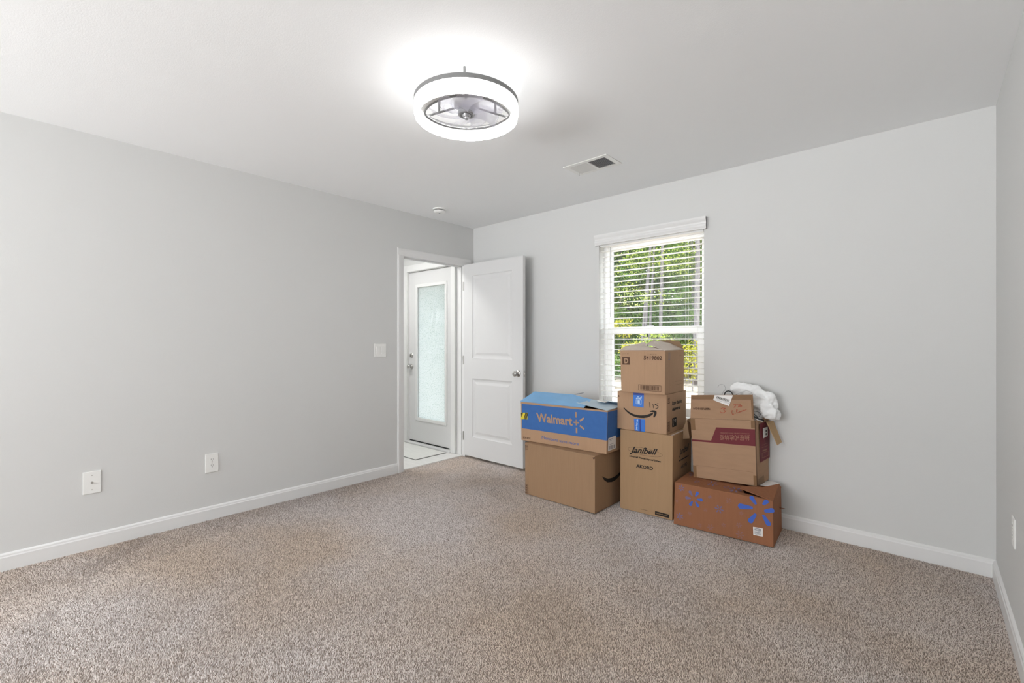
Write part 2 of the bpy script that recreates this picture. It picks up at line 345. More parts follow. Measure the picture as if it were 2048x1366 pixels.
# ------------------------------------------------------------------ window_1
wn = thing('window_1', (WX0, BY + .1, WZ0), 'white vinyl window with yard view behind the box stack', kind='structure')
fy0, fy1 = BY + .085, BY + .155
def frame(x0, x1, z0, z1, y0, y1, l, r, b, t_):
    return MB().box(x0, x0 + l, y0, y1, z0, z1).box(x1 - r, x1, y0, y1, z0, z1).box(x0 + l, x1 - r, y0, y1, z0, z0 + b).box(x0 + l, x1 - r, y0, y1, z1 - t_, z1)
obj('window_frame', frame(WX0, WX1, WZ0, WZ1, fy0, fy1, .035, .035, .035, .035), 'vinyl', wn)
zm = 1.305
sash_top = obj('sash', frame(WX0 + .033, WX1 - .033, zm - .02, WZ1 - .033, fy0 + .035, fy1 - .004, .024, .024, .045, .03), 'vinyl', wn, bevel=.003)
sash_low = obj('sash', frame(WX0 + .033, WX1 - .033, WZ0 + .033, zm + .03, fy0 + .004, fy0 + .036, .045, .045, .06, .052), 'vinyl', wn, bevel=.003)
obj('pane', MB().box(WX0 + .05, WX1 - .05, fy0 + .050, fy0 + .053, zm, WZ1 - .05), 'glass', sash_top)
obj('pane', MB().box(WX0 + .07, WX1 - .07, fy0 + .018, fy0 + .021, WZ0 + .08, zm), 'glass', sash_low)
obj('sash_lock', MB().box(-1.70, -1.65, fy0 - .004, fy0 + .01, zm + .028, zm + .04), 'vinyl', wn)
obj('window_sill', MB().box(WX0 - .04, WX1 + .04, BY - .03, BY, WZ0 - .02, WZ0).box(WX0 + .0005, WX1 - .0005, BY - .001, fy0, WZ0 - .001, WZ0 + .002), 'trim', wn)
w2 = thing('added_rear_window', (QX0, RY, QZ0), kind='structure')  # invented window, added unseen to carry the rear fill light
obj('window_frame', frame(QX0, QX1, QZ0, QZ1, RY - .16, RY - .09, .05, .05, .05, .05).box((QX0 + QX1) / 2 - .03, (QX0 + QX1) / 2 + .03, RY - .16, RY - .09, QZ0, QZ1), 'vinyl', w2)  # frame of the added rear window, unseen

bl = thing('window_blind', (WX0, BY, WZ1), 'white horizontal slat blind lowered with slats open and a valance', 'blind')
pr = [(0, 0), (.012, 0), (.014, .008), (.020, .020), (.020, .030), (.016, .040), (.018, .050), (.026, .064), (.030, .074), (.030, .086), (0, .086)]
vx0, vx1, vz = -2.125, -1.192, 2.036
k = len(pr); m = MB(); m.add([(x, BY - .018 - a, vz + b) for x in (vx0, vx1) for a, b in pr], [(i, (i + 1) % k, k + (i + 1) % k, k + i) for i in range(k)] + [tuple(range(k)), tuple(range(2 * k - 1, k - 1, -1))])
m.box(vx0, vx0 + .008, BY - .03, BY, vz, vz + .086).box(vx1 - .008, vx1, BY - .03, BY, vz, vz + .086)
obj('valance', m, 'trim', bl)
obj('head_rail', MB().box(WX0 + .006, WX1 - .006, BY + .008, BY + .060, WZ1 - .034, WZ1 - .002), 'slat', bl)
sx0, sx1 = WX0 + .008, WX1 - .008
zs = []; z = 1.985
while z > WZ0 + .06: zs.append(z); z -= .0442
sm = None
for z in zs:
    if sm is None:
        m = MB(); n = 6; vs = []
        for x in (sx0, sx1):
            for sgn in (1, -1):
                rr = range(n + 1) if sgn == 1 else range(n, -1, -1)
                for i in rr:
                    u = i / n; vs.append((x, BY + .010 + .048 * u, (.0028 * (1 - (2 * u - 1) ** 2)) + sgn * .0013))
        kk = 2 * (n + 1)
        m.add([(v[0], v[1], v[2]) for v in vs], [(i, (i + 1) % kk, kk + (i + 1) % kk, kk + i) for i in range(kk)] + [tuple(range(kk)), tuple(range(2 * kk - 1, kk - 1, -1))])
        sl = obj('slat', m, 'slat', bl); sm = sl.data
    else:
        sl = bpy.data.objects.new('slat', sm); C.objects.link(sl); sl.parent = bl; sl.matrix_parent_inverse = Matrix.Translation(-Vector(bl.location))
    sl.location = (0, 0, z)
obj('bottom_rail', MB().box(sx0, sx1, BY + .010, BY + .058, WZ0 + .02, WZ0 + .038), 'slat', bl, bevel=.003)
for x in (sx0 + .11, sx1 - .13):
    obj('ladder_cord', MB().box(x - .0008, x + .0008, BY + .0085, BY + .0098, WZ0 + .03, WZ1 - .05).box(x - .0008, x + .0008, BY + .0585, BY + .0598, WZ0 + .03, WZ1 - .05), 'slat', bl)
obj('lift_cord', MB().tube([(-2.045, BY + .003, WZ1 - .04), (-2.046, BY + .003, 1.3), (-2.044, BY + .003, .72)], .0012, 6), 'grey_ink', bl)
obj('tilt_wand', MB().tube([(-1.988, BY - .004, WZ1 - .05), (-1.988, BY - .004, 1.42)], .0028, 8), 'wire', bl)

# ------------------------------------------------------------------ ceiling fixtures
CX, CY = -1.647, 1.504
fan = thing('fan_light', (CX, CY, H), 'round ceiling fan light with glowing crystal band and clear blades', 'ceiling light')
n = 160; m = MB(); vs = []
zb, zt = 2.281, 2.343
def jit(s): return random.uniform(-s, s)
rows_ = [(.224, zb + .004), (.2235, zb + .02), (.2235, zb + .04), (.224, zt), (.246, zt), (.247, zb + .042), (.247, zb + .021), (.245, zb + .004), (.234, zb)]
for r_, z_ in rows_:
    for jx in range(n):
        a = 2 * math.pi * jx / n; rr = r_ + jit(.0016); vs.append((CX + rr * math.cos(a), CY + rr * math.sin(a), z_ + jit(.0012)))
K = len(rows_)
m.add(vs, [(i * n + q, i * n + (q + 1) % n, ((i + 1) % K) * n + (q + 1) % n, ((i + 1) % K) * n + q) for i in range(K) for q in range(n)])
cb = obj('crystal_band', m, 'ring_light', fan, recalc=False); cb.data.materials.append(M['ring_inner'])
for i_, p_ in enumerate(cb.data.polygons):             # the strip sits behind the outer wall; the inner wall only glows faintly
    if i_ // n < 3: p_.material_index = 1
T = Matrix.Translation((CX, CY, 0))
def ringprof(name, prof, mt_, nseg=96):
    m = MB(); k = len(prof); vs = [(CX + r * math.cos(2 * math.pi * q / nseg), CY + r * math.sin(2 * math.pi * q / nseg), z) for r, z in prof for q in range(nseg)]
    m.add(vs, [(i * nseg + q, i * nseg + (q + 1) % nseg, ((i + 1) % k) * nseg + (q + 1) % nseg, ((i + 1) % k) * nseg + q) for i in range(k) for q in range(nseg)])
    return obj(name, m, mt_, fan, smooth=False)
ringprof('top_hoop', [(.2425, 2.3435), (.2482, 2.3435), (.2482, 2.364), (.2425, 2.364)], 'grey_metal')
# inner loop in the (lateral, depth) frame it was measured in
ca, sa = math.cos(R(41.97)), math.sin(R(41.97))
def LD(l, d, z): return (CX + l * ca - d * sa, CY + l * sa + d * ca, z)
ctl = [(-.209, .05), (-.165, -.035), (-.083, -.096), (0, -.112), (.100, -.087), (.165, -.02), (.205, .064), (.165, .135), (.09, .195), (-.018, .215), (-.11, .19), (-.18, .13)]
loop = []
for i in range(len(ctl)):
    p0, p1, p2, p3 = (Vector((*ctl[(i + q) % len(ctl)], 0)) for q in (-1, 0, 1, 2))
    for s_ in range(6):
        t_ = s_ / 6; v = .5 * ((2 * p1) + (p2 - p0) * t_ + (2 * p0 - 5 * p1 + 4 * p2 - p3) * t_ ** 2 + (3 * p1 - p0 - 3 * p2 + p3) * t_ ** 3); loop.append(v)
m = MB(); LN = len(loop); outer = []
for v in loop:
    u_ = v.normalized() * .2195; outer.append(u_)
m.add([LD(v.x, v.y, 2.338) for v in loop] + [LD(v.x, v.y, 2.338) for v in outer] + [LD(v.x, v.y, 2.344) for v in loop] + [LD(v.x, v.y, 2.344) for v in outer],
      [(i, (i + 1) % LN, LN + (i + 1) % LN, LN + i) for i in range(LN)] + [(2 * LN + i, 3 * LN + i, 3 * LN + (i + 1) % LN, 2 * LN + (i + 1) % LN) for i in range(LN)])
obj('mount_plate', m, 'plastic', fan)
obj('inner_loop', MB().tube([LD(v.x, v.y, 2.334) for v in loop], .004, 8, True), 'grey_metal', fan, smooth=True)
obj('motor', MB().lathe([(0, 2.40), (.045, 2.40), (.06, 2.385), (.06, 2.345), (.04, 2.335), (0, 2.335)], 32, T), 'plastic', fan, smooth=True)
obj('canopy', MB().lathe([(0, H), (.075, H), (.075, H - .018), (.06, H - .03), (0, H - .03)], 40, T), 'plastic', fan)
for q in range(3):
    a = math.atan2(-.115, .113) + q * 2.0944
    x, y = CX + .161 * math.cos(a), CY + .161 * math.sin(a)
    obj('mount_rod', MB().tube([(x, y, 2.350), (x, y, H)], .0055, 10).tube([(x, y, 2.352), (CX + .243 * math.cos(a), CY + .235 * math.sin(a), 2.352)], .005, 8).tube([(x, y, 2.352), (CX + .05 * math.cos(a), CY + .05 * math.sin(a), 2.352)], .005, 8), 'grey_metal', fan)
hub = obj('hub', MB().lathe([(0, 2.335), (.036, 2.335), (.040, 2.315), (.040, 2.302), (.036, 2.2995), (.031, 2.2995), (.029, 2.304), (.022, 2.304), (.020, 2.299), (.016, 2.292), (.012, 2.290), (.010, 2.283), (0, 2.283)], 40, T), 'wire', fan, smooth=False)
for q in range(7):
    a0 = 2 * math.pi * q / 7 + .35; m = MB(); NR, NT = 12, 8; vs = []
    for i in range(NR + 1):
        u = i / NR; r_ = .036 + .143 * u
        wdt = (.020 + .036 * math.sin(math.pi * min(1, u * .78 + .12)) ** 1.0) * (1 if u < .85 else math.sqrt(max(.02, 1 - ((u - .85) / .15) ** 2)))
        sw = a0 + 1.1 * u ** 1.3
        for jx in range(NT + 1):
            v = jx / NT * 2 - 1; ang = sw + v * wdt / r_
            vs.append((CX + r_ * math.cos(ang), CY + r_ * math.sin(ang), 2.312 - v * .014 * (1 - .35 * u) + .005 * (1 - v * v)))
    m.add(vs, [(i * (NT + 1) + jx, i * (NT + 1) + jx + 1, (i + 1) * (NT + 1) + jx + 1, (i + 1) * (NT + 1) + jx) for i in range(NR) for jx in range(NT)])
    obj('fan_blade', m, 'blade', fan, smooth=True, recalc=False)

sd = thing('smoke_detector', (-3.355, 2.727, H), 'round white smoke detector on the ceiling near the doorway', 'smoke detector')
Ts = Matrix.Translation((-3.355, 2.727, 0))
obj('base', MB().lathe([(0, H), (.062, H), (.062, H - .010), (.056, H - .012), (0, H - .012)], 36, Ts), 'plastic', sd)
obj('cover', MB().lathe([(0, H - .018), (.052, H - .018), (.052, H - .028), (.040, H - .038), (.028, H - .040), (0, H - .040)], 36, Ts), 'plastic', sd)
obj('vent_gap', MB().lathe([(0, H - .011), (.045, H - .011), (.045, H - .019), (0, H - .019)], 36, Ts), 'hole', sd)
obj('test_button', MB().lathe([(0, H - .039), (.008, H - .039), (.008, H - .042), (0, H - .042)], 16, Ts), 'grey_ink', sd)

ax0, ax1, ay0, ay1 = -1.905, -1.558, 2.652, 2.862
vt = thing('air_vent', (-1.73, 2.757, H), 'white ceiling air register with two slatted banks above the boxes', 'air vent')
zv = H - .006
obj('face_frame', frame(ax0, ax1, ay0, ay1, 0, 0, 0, 0, 0, 0) if False else MB().box(ax0, ax0 + .032, ay0, ay1, zv, H).box(ax1 - .032, ax1, ay0, ay1, zv, H).box(ax0 + .032, ax1 - .032, ay0, ay0 + .032, zv, H).box(ax0 + .032, ax1 - .032, ay1 - .032, ay1, zv, H).box(-1.735, -1.720, ay0 + .03, ay1 - .03, zv, H), 'plastic', vt, bevel=.002)
obj('duct', MB().box(ax0 + .03, ax1 - .03, ay0 + .03, ay1 - .03, H - .0012, H - .0004), 'grey_ink', vt)
for bank, (b0, b1, tilt) in enumerate(((ax0 + .035, -1.738, 1), (-1.718, ax1 - .034, -1))):
    N = 12
    for i in range(N):
        x = b0 + (b1 - b0) * (i + .5) / N; dx = .0042 * tilt
        obj('louver', MB().add([(x - dx, ay0 + .03, H - .0085), (x - dx, ay1 - .03, H - .0085), (x + dx, ay1 - .03, H - .0015), (x + dx, ay0 + .03, H - .0015), (x - dx + .001, ay0 + .03, H - .0085), (x - dx + .001, ay1 - .03, H - .0085), (x + dx + .001, ay1 - .03, H - .0015), (x + dx + .001, ay0 + .03, H - .0015)],
                              [(0, 1, 2, 3), (7, 6, 5, 4), (0, 4, 5, 1), (1, 5, 6, 2), (2, 6, 7, 3), (3, 7, 4, 0)]), 'plastic', vt)
obj('damper_lever', MB().box(-1.872, -1.869, 2.80, 2.812, H - .03, H - .004), 'plastic', vt)

# ------------------------------------------------------------------ wall plates
def plate(name, label, cat, y, z, w_, h_, wall='L', x=LX):
    s = 1 if wall == 'L' else -1
    t = thing(name, (x, y, z), label, cat)
    m = MB().box(min(x, x + s * .006), max(x, x + s * .006), y - w_ / 2, y + w_ / 2, z - h_ / 2, z + h_ / 2)
    obj('plate', m, 'plastic', t, bevel=.002); return t, s
def xb(m, x, s, a, b, y0, y1, z0, z1): return m.box(min(x + s * a, x + s * b), max(x + s * a, x + s * b), y0, y1, z0, z1)
def outlet(label, x, y, z, wall, w_=.080, h_=.128):
    t, s = plate('power_outlet', label, 'outlet', y, z, w_, h_, wall, x)
    for dz in (-.020, .020):
        Tm = Matrix.Translation((x + s * .0055, y, z + dz)) @ Matrix.Rotation(R(90) * s, 4, 'Y')
        r = obj('receptacle', MB().lathe([(0, 0), (.0155, 0), (.0165, .001), (.0165, .0018), (0, .0018)], 24, Tm), 'plastic', t)
        m = MB()
        for dy, hh in ((-.006, .008), (.006, .0065)): xb(m, x, s, .0070, .0078, y + dy - .0009, y + dy + .0009, z + dz + .0025, z + dz + .0025 + hh)
        Tg = Matrix.Translation((x + s * .0070, y, z + dz - .0065)) @ Matrix.Rotation(R(90) * s, 4, 'Y')
        m.lathe([(0, 0), (.0026, 0), (.0026, .0008), (0, .0008)], 12, Tg)
        obj('slots', m, 'hole', r)
    Tg = Matrix.Translation((x + s * .0055, y, z)) @ Matrix.Rotation(R(90) * s, 4, 'Y')
    obj('screw', MB().lathe([(0, 0), (.003, 0), (.003, .0012), (0, .0012)], 12, Tg), 'steel', t)
outlet('white duplex power outlet low on the doorway wall', LX, .985, .378, 'L')
outlet('white duplex power outlet low on the wall at the right edge', RX, 2.765, .440, 'R', .075, .118)
t, s = plate('cable_socket', 'white wall plate with one coaxial cable stud above the baseboard', 'socket', .370, .382, .080, .130)
Tg = Matrix.Translation((LX + .005, .370, .382)) @ Matrix.Rotation(R(90), 4, 'Y')
obj('coax_stud', MB().lathe([(0, 0), (.0065, 0), (.0065, .003), (.0045, .003), (.0045, .012), (.002, .012), (0, .011)], 12, Tg), 'steel', t)
for dz in (-.042, .042):
    Tg = Matrix.Translation((LX + .0055, .370, .382 + dz)) @ Matrix.Rotation(R(90), 4, 'Y')
    obj('screw', MB().lathe([(0, 0), (.003, 0), (.003, .0012), (0, .0012)], 12, Tg), 'steel', t)
t, s = plate('light_switch', 'white two-gang light switch plate beside the doorway', 'switch', 2.303, 1.136, .118, .120)
for dy in (-.024, .024):
    obj('rocker_surround', MB().box(LX + .005, LX + .0068, 2.303 + dy - .0175, 2.303 + dy + .0175, 1.136 - .034, 1.136 + .034), 'plastic', t, bevel=.0008)
    y_ = 2.303 + dy; sg = 1 if dy < 0 else -1
    obj('rocker', MB().add([(LX + .0066, y_ - .0155, 1.104), (LX + .0066, y_ + .0155, 1.104), (LX + .0066, y_ + .0155, 1.168), (LX + .0066, y_ - .0155, 1.168),
                            (LX + .0095 - .002 * sg, y_ - .0155, 1.104), (LX + .0095 - .002 * sg, y_ + .0155, 1.104), (LX + .0095 + .002 * sg, y_ + .0155, 1.168), (LX + .0095 + .002 * sg, y_ - .0155, 1.168)],
                           [(0, 3, 2, 1), (4, 5, 6, 7), (0, 1, 5, 4), (1, 2, 6, 5), (2, 3, 7, 6), (3, 0, 4, 7)]), 'plastic', t)

# ------------------------------------------------------------------ cartons
class Face:                                            # a flat quad on a box: u along, v up, both 0..1
    def __init__(s, TL, BL, BR, TR):
        s.q = [Vector(p) for p in (TL, BL, BR, TR)]; s.n = (s.q[2] - s.q[1]).cross(s.q[0] - s.q[1]).normalized()
        s.W = (s.q[2] - s.q[1]).length; s.H = (s.q[0] - s.q[1]).length
    def p(s, u, v, off=.0012):
        TL, BL, BR, TR = s.q
        return (1 - u) * (1 - v) * BL + u * (1 - v) * BR + u * v * TR + (1 - u) * v * TL + s.n * off
def pr_poly(F, name, polys, m, parent, off=.0012):
    """one printed mark: a list of polygons in (u,v), laid on the face"""
    mb = MB()
    for pl in polys:
        # fan-free: let bmesh triangulate n-gons
        mb.poly([F.p(u, v, off) for u, v in pl])
    return obj(name, mb, m, parent, recalc=False)
def rect(a, b, c, d): return [(a, b), (c, b), (c, d), (a, d)]
def text_mesh(s, shear=0, bold=0):
    cu = bpy.data.curves.new('t', 'FONT'); cu.body = s; cu.resolution_u = 3; cu.shear = shear; cu.offset = bold; cu.size = 1
    o = bpy.data.objects.new('t', cu); C.objects.link(o); bpy.context.view_layer.update()
    me = bpy.data.meshes.new_from_object(o.evaluated_get(bpy.context.evaluated_depsgraph_get()))
    C.objects.unlink(o); bpy.data.objects.remove(o)
    v = [(p.co.x, p.co.y) for p in me.vertices]; fs = [tuple(p.vertices) for p in me.polygons]
    bpy.data.meshes.remove(me); return v, fs
def pr_text(F, s, BL, BR, TL, m, parent, name='lettering', shear=0, bold=0, off=.0013, base=None):
    """lettering whose bounding box is laid from BL to BR along and BL to TL up, in face (u,v)"""
    v, fs = text_mesh(s, shear, bold)
    xs = [a for a, b in v]; ys = [b for a, b in v]; x0, x1 = min(xs), max(xs); y0, y1 = (min(ys), max(ys)) if base is None else base
    mb = MB(); P = []
    for a, b in v:
        fx = (a - x0) / (x1 - x0); fy = (b - y0) / (y1 - y0)
        P.append(F.p(BL[0] + (BR[0] - BL[0]) * fx + (TL[0] - BL[0]) * fy, BL[1] + (BR[1] - BL[1]) * fx + (TL[1] - BL[1]) * fy, off))
    mb.add(P, fs); return obj(name, mb, m, parent, recalc=False)
def stroke(F, pts, w_, aspect):
    """a brush stroke as quads; w_ in u units, aspect = W/H of the face"""
    out = []
    for (a, b) in zip(pts[:-1], pts[1:]):
        dx, dy = (b[0] - a[0]) * aspect, b[1] - a[1]; L_ = math.hypot(dx, dy) or 1; nx, ny = -dy / L_ * w_, dx / L_ * w_ * aspect
        ex, ey = dx / L_ * w_ * .4, dy / L_ * w_ * aspect * .4
        out.append([(a[0] + nx - ex, a[1] + ny - ey), (a[0] - nx - ex, a[1] - ny - ey), (b[0] - nx + ex, b[1] - ny + ey), (b[0] + nx + ex, b[1] + ny + ey)])
    return out
def carton(name, label, front, back, m, top='closed', group=None, rback=None, bev=.003):
    """front: TL BL BR TR; back: vector to the back face"""
    TL, BL, BR, TR = [Vector(p) for p in front]; bk = Vector(back)
    bTL, bBL, bBR, bTR = TL + bk, BL + bk, BR + bk, TR + bk
    if rback: bBR = Vector((rback[0], rback[1], BR.z)); bTR = Vector((rback[0], rback[1], TR.z))
    loc = (BL + BR + bBL + bBR) / 4
    t = thing(name, loc, label, 'box', group)
    P = [BL, BR, bBR, bBL, TL, TR, bTR, bTL]
    fs = [(0, 3, 2, 1), (0, 1, 5, 4), (1, 2, 6, 5), (2, 3, 7, 6), (3, 0, 4, 7)]
    mb = MB()
    if top == 'closed': mb.add(P, fs + [(4, 5, 6, 7)])
    else:
        c = sum(P, Vector()) / 8; I = []
        for i, p in enumerate(P):
            q = p.copy(); d = (c - p); q.x += .005 * (1 if d.x > 0 else -1); q.y += .005 * (1 if d.y > 0 else -1); q.z += .005 if i < 4 else 0; I.append(q)
        mb.add(P + I, fs + [tuple(8 + k for k in reversed(f_)) for f_ in fs] + [(4, 5, 13, 12), (5, 6, 14, 13), (6, 7, 15, 14), (7, 4, 12, 15)])
    obj('body', mb, m, t, bevel=bev)
    F = Face(TL, BL, BR, TR); S = Face(TR, BR, bBR, bTR)
    Tp = Face(bTL, TL, TR, bTR)
    return t, F, S, Tp
def flap(t, pts, m, th=.004, name='flap'): return obj(name, MB().slab(pts, th), m, t)
def barcode(F, r, n_, m, t, vertical_bars=True, name='barcode', seed=1, off=.0016, skew=0):
    rnd = random.Random(seed); a, b, c, d = r; pl = []; x = 0
    while x < 1:
        w_ = rnd.uniform(.3, 1.2) / n_
        if x + w_ > 1: break
        if vertical_bars: pl.append([(a + (c - a) * x, b), (a + (c - a) * (x + w_), b), (a + (c - a) * (x + w_), d), (a + (c - a) * x, d)])
        else: pl.append([(a, b + (d - b) * x), (c, b + (d - b) * x), (c, b + (d - b) * (x + w_)), (a, b + (d - b) * (x + w_))])
        x += w_ + rnd.uniform(.4, .9) / n_
    return pr_poly(F, name, pl, m, t, off)
def frame_polys(a, b, c, d, w_, h_): return [rect(a, b, c, b + h_), rect(a, d - h_, c, d), rect(a, b, a + w_, d), rect(c - w_, b, c, d)]
def arrows_polys(a, b, c, d):
    o = []; wd = (c - a)
    for k in (0, 1):
        x = a + wd * (.08 + .5 * k); ww = wd * .34; o += [[(x + ww * .3, b + (d - b) * .22), (x + ww * .7, b + (d - b) * .22), (x + ww * .7, d - (d - b) * .3), (x + ww * .3, d - (d - b) * .3)], [(x, d - (d - b) * .35), (x + ww, d - (d - b) * .35), (x + ww / 2, d)]]
    o.append(rect(a, b, c, b + (d - b) * .10)); return o
def icons_polys(a, b, c, d):
    o = []; n_ = 4; h = (d - b) / n_
    for k in range(n_):
        z0 = b + h * k + h * .08; z1 = b + h * (k + 1) - h * .08; w_ = (c - a) * .1; hh = h * .08
        o += frame_polys(a, z0, c, z1, w_, hh); o.append(rect(a + (c - a) * .3, z0 + h * .2, c - (c - a) * .3, z1 - h * .2))
    return o

# B1 plain brown box on the floor
t, F, S, Tp = carton('cardboard_box', 'large plain brown box on the carpet, nearest the open door',
    [(-2.4028, 2.826, .405), (-2.3993, 2.826, -.004), (-1.7492, 2.8214, -.004), (-1.7492, 2.8214, .4045)], (.003, .42, 0), 'carton_dark')
pr_poly(F, 'arrows_mark', arrows_polys(.004, .870, .046, .962), 'ink_brown', t)
pr_poly(F, 'handling_mark', icons_polys(.003, .012, .050, .19), 'ink_brown', t)
sm_ = [(.27, .60), (.34, .52), (.45, .452), (.60, .425), (.75, .435), (.90, .49), (.97, .54), (.94, .57), (.84, .53), (.72, .505), (.60, .50), (.47, .515), (.37, .555)]
pr_poly(S, 'curved_arrow_mark', [[(a_ - .05, b_) for a_, b_ in sm_]], 'ink', t)
obj('torn_corner', MB().slab([F.p(.970, .965, .001), F.p(.985, .94, .003), F.p(.999, .955, .001), F.p(.998, .985, .0)], .0008), 'ink_brown', t)
obj('top_seam', MB().box(-2.40, -1.75, 3.03, 3.034, .4045, .4068), 'carton_in', t)

# B2 blue printed box on top of it
t, F, S, Tp = carton('blue_box', 'blue and tan printed box with loose flaps, on the plain brown box',
    [(-2.4827, 2.8678, .7215), (-2.4776, 2.8681, .4075), (-1.7099, 2.9124, .4075), (-1.700, 2.9131, .7206)], (-.016, .33, 0), 'carton', top='open', rback=(-1.712, 3.24))
pr_poly(F, 'blue_band', [[(.012, .312), (.9985, .314), (.9985, .962), (.012, .948)]], 'blue', t, .0008)
pr_poly(S, 'blue_band', [[(.0, .314), (1, .314), (1, .975), (.0, .965)]], 'blue', t, .0008)
pr_text(F, 'Walmart', (.207, .546), (.634, .555), (.197, .762), 'maroon_lt' if False else 'carton', t, bold=.028, base=(0, .73))
asp = F.W / F.H
def bar(c0, c1, w_): return stroke(F, [c0, c1], w_, asp)
pl = bar((.645, .636), (.70, .64), .0065) + bar((.672, .700), (.674, .575), .0065)
pr_poly(F, 'plus_mark', pl, 'carton', t, .0014)
for c0, c1 in (((.668, .88), (.669, .765)), ((.677, .508), (.678, .395)), ((.716, .692), (.752, .762)), ((.716, .571), (.757, .508))):
    pr_poly(F, 'spark_ray', bar(c0, c1, .0085), 'carton', t, .0014)
pr_text(F, 'Members save more', (.268, .115), (.705, .097), (.268, .195), 'blue', t, bold=0, base=(0, .73))
pr_text(F, 'SIDE BOX', (.023, .045), (.125, .055), (.023, .095), 'ink_brown', t, bold=.02)
pr_poly(F, 'hazard_tape', [[(.0, .712), (.088, .733), (.087, .556), (.0, .541)]], 'yellow', t, .0016)
hz = []
for k in range(4):
    u0 = .046 + k * .013; hz.append([(u0 - .022, .55), (u0 - .012, .55), (u0 + .012, .728), (u0 + .002, .728)] if k else [(.002, .70), (.03, .722), (.018, .62), (.010, .60)])
pr_poly(F, 'hazard_stripe', hz, 'ink', t, .002)
pr_poly(F, 'worn_edge', [[(0, .948), (1, .962), (1, 1), (0, 1)]], 'carton', t, .0009)
pr_poly(S, 'shipping_label', [[(.05, .06), (.40, .07), (.40, .37), (.05, .355)]], 'paper', t, .0018)
barcode(S, (.09, .085, .36, .17), 12, 'grey_ink', t, seed=4, off=.0022)
pr_poly(S, 'label_line', [rect(.10, .31, .24, .325), rect(.10, .28, .20, .29), rect(.12, .20, .30, .206)], 'grey_ink', t, .0022)
# loose flaps
A = [(-2.489, 2.868, .7215), (-2.494, 3.06, .785), (-2.37, 3.10, .781), (-2.138, 3.12, .781), (-1.97, 3.12, .752), (-1.893, 2.902, .7225)]
flap(t, A, 'blue_lit', .004)['label'] = 'long blue flap bulging up, lamplight put into its colour'
flap(t, [(-2.494, 3.235, .735), (-2.494, 3.07, .783), (-2.37, 3.10, .777), (-2.138, 3.12, .777), (-1.96, 3.12, .748), (-1.80, 3.225, .725)], 'blue_lit', .004)
flap(t, [(-2.489, 2.868, .722), (-2.497, 3.055, .783), (-2.495, 3.20, .725)], 'blue_lit', .003)
Bf = [(-2.009, 2.975, .745), (-1.699, 2.913, .7225), (-1.712, 3.238, .735), (-1.86, 3.20, .75), (-2.035, 3.12, .757)]
flap(t, Bf, 'blue_white', .004)['label'] = 'whitish short flap folded over the end'
flap(t, [(-1.93, 3.235, .742), (-1.72, 3.235, .735), (-1.74, 3.10, .757), (-1.88, 3.09, .760)], 'blue_white', .003)
flap(t, [(-1.885, 3.07, .7625), (-1.80, 3.05, .7595), (-1.80, 3.09, .7605), (-1.87, 3.105, .763)], 'paper', .004, 'tape_scrap')
obj('paper_tag', MB().slab([(-2.15, 3.14, .783), (-2.07, 3.16, .802), (-2.065, 3.165, .800), (-2.14, 3.16, .782)], .001), 'grey_ink', t)

# B3 tall box
t, F, S, Tp = carton('tall_box', 'tall tan box with script logo standing on the carpet under two smaller boxes',
    [(-1.6745, 3.0481, .5725), (-1.6769, 3.0478, -.004), (-1.2917, 3.068, -.004), (-1.288, 3.0683, .5725)], (-.0209, .385, 0), 'carton_y')
asp = F.W / F.H
pr_text(F, 'Janibell', (.195, .705), (.728, .722), (.197, .802), 'ink', t, shear=.4, bold=.024)
EL = []
for k in range(40):
    a = 2 * math.pi * k / 40; EL.append((.487 + .328 * math.cos(a), .760 + .045 * math.sin(a) - .008 * math.cos(a)))
pr_poly(F, 'logo_oval', [p_ for k in range(40) for p_ in stroke(F, [EL[k], EL[(k + 1) % 40]], .0016, asp)], 'ink', t, .0011)
pr_poly(F, 'logo_leaf', [[(.47, .795), (.50, .800), (.515, .812), (.485, .818)]], 'ink', t)
pr_text(F, 'Advanced Waste Disposal System', (.182, .672), (.789, .664), (.182, .694), 'ink', t, bold=.03, base=(0, .73))
pr_text(F, 'AKORD', (.321, .550), (.645, .552), (.324, .592), 'ink', t, bold=.035)
pr_text(F, 'JANIBELL', (.419, .041), (.566, .042), (.419, .052), 'ink', t)
pr_poly(F, 'black_panel', [[(.687, .066), (.943, .062), (.943, .020), (.687, .021)]], 'ink', t)
pr_text(F, 'janibell.com', (.715, .034), (.915, .033), (.715, .052), 'carton_y', t, bold=.01, off=.002)
pr_text(S, 'Janibell', (.32, .700), (.86, .715), (.32, .800), 'ink', t, shear=.35, bold=.014)
pr_poly(S, 'logo_underline', [rect(.30, .655, .84, .668)], 'ink', t)
pr_text(S, 'AKORD', (.42, .55), (.76, .552), (.42, .592), 'ink', t, bold=.012)
obj('top_tape', MB().slab([Tp.p(.955, .02, .001), Tp.p(.985, .02, .001), Tp.p(.985, .98, .001), Tp.p(.955, .98, .001)], .0006), 'carton_pale', t)

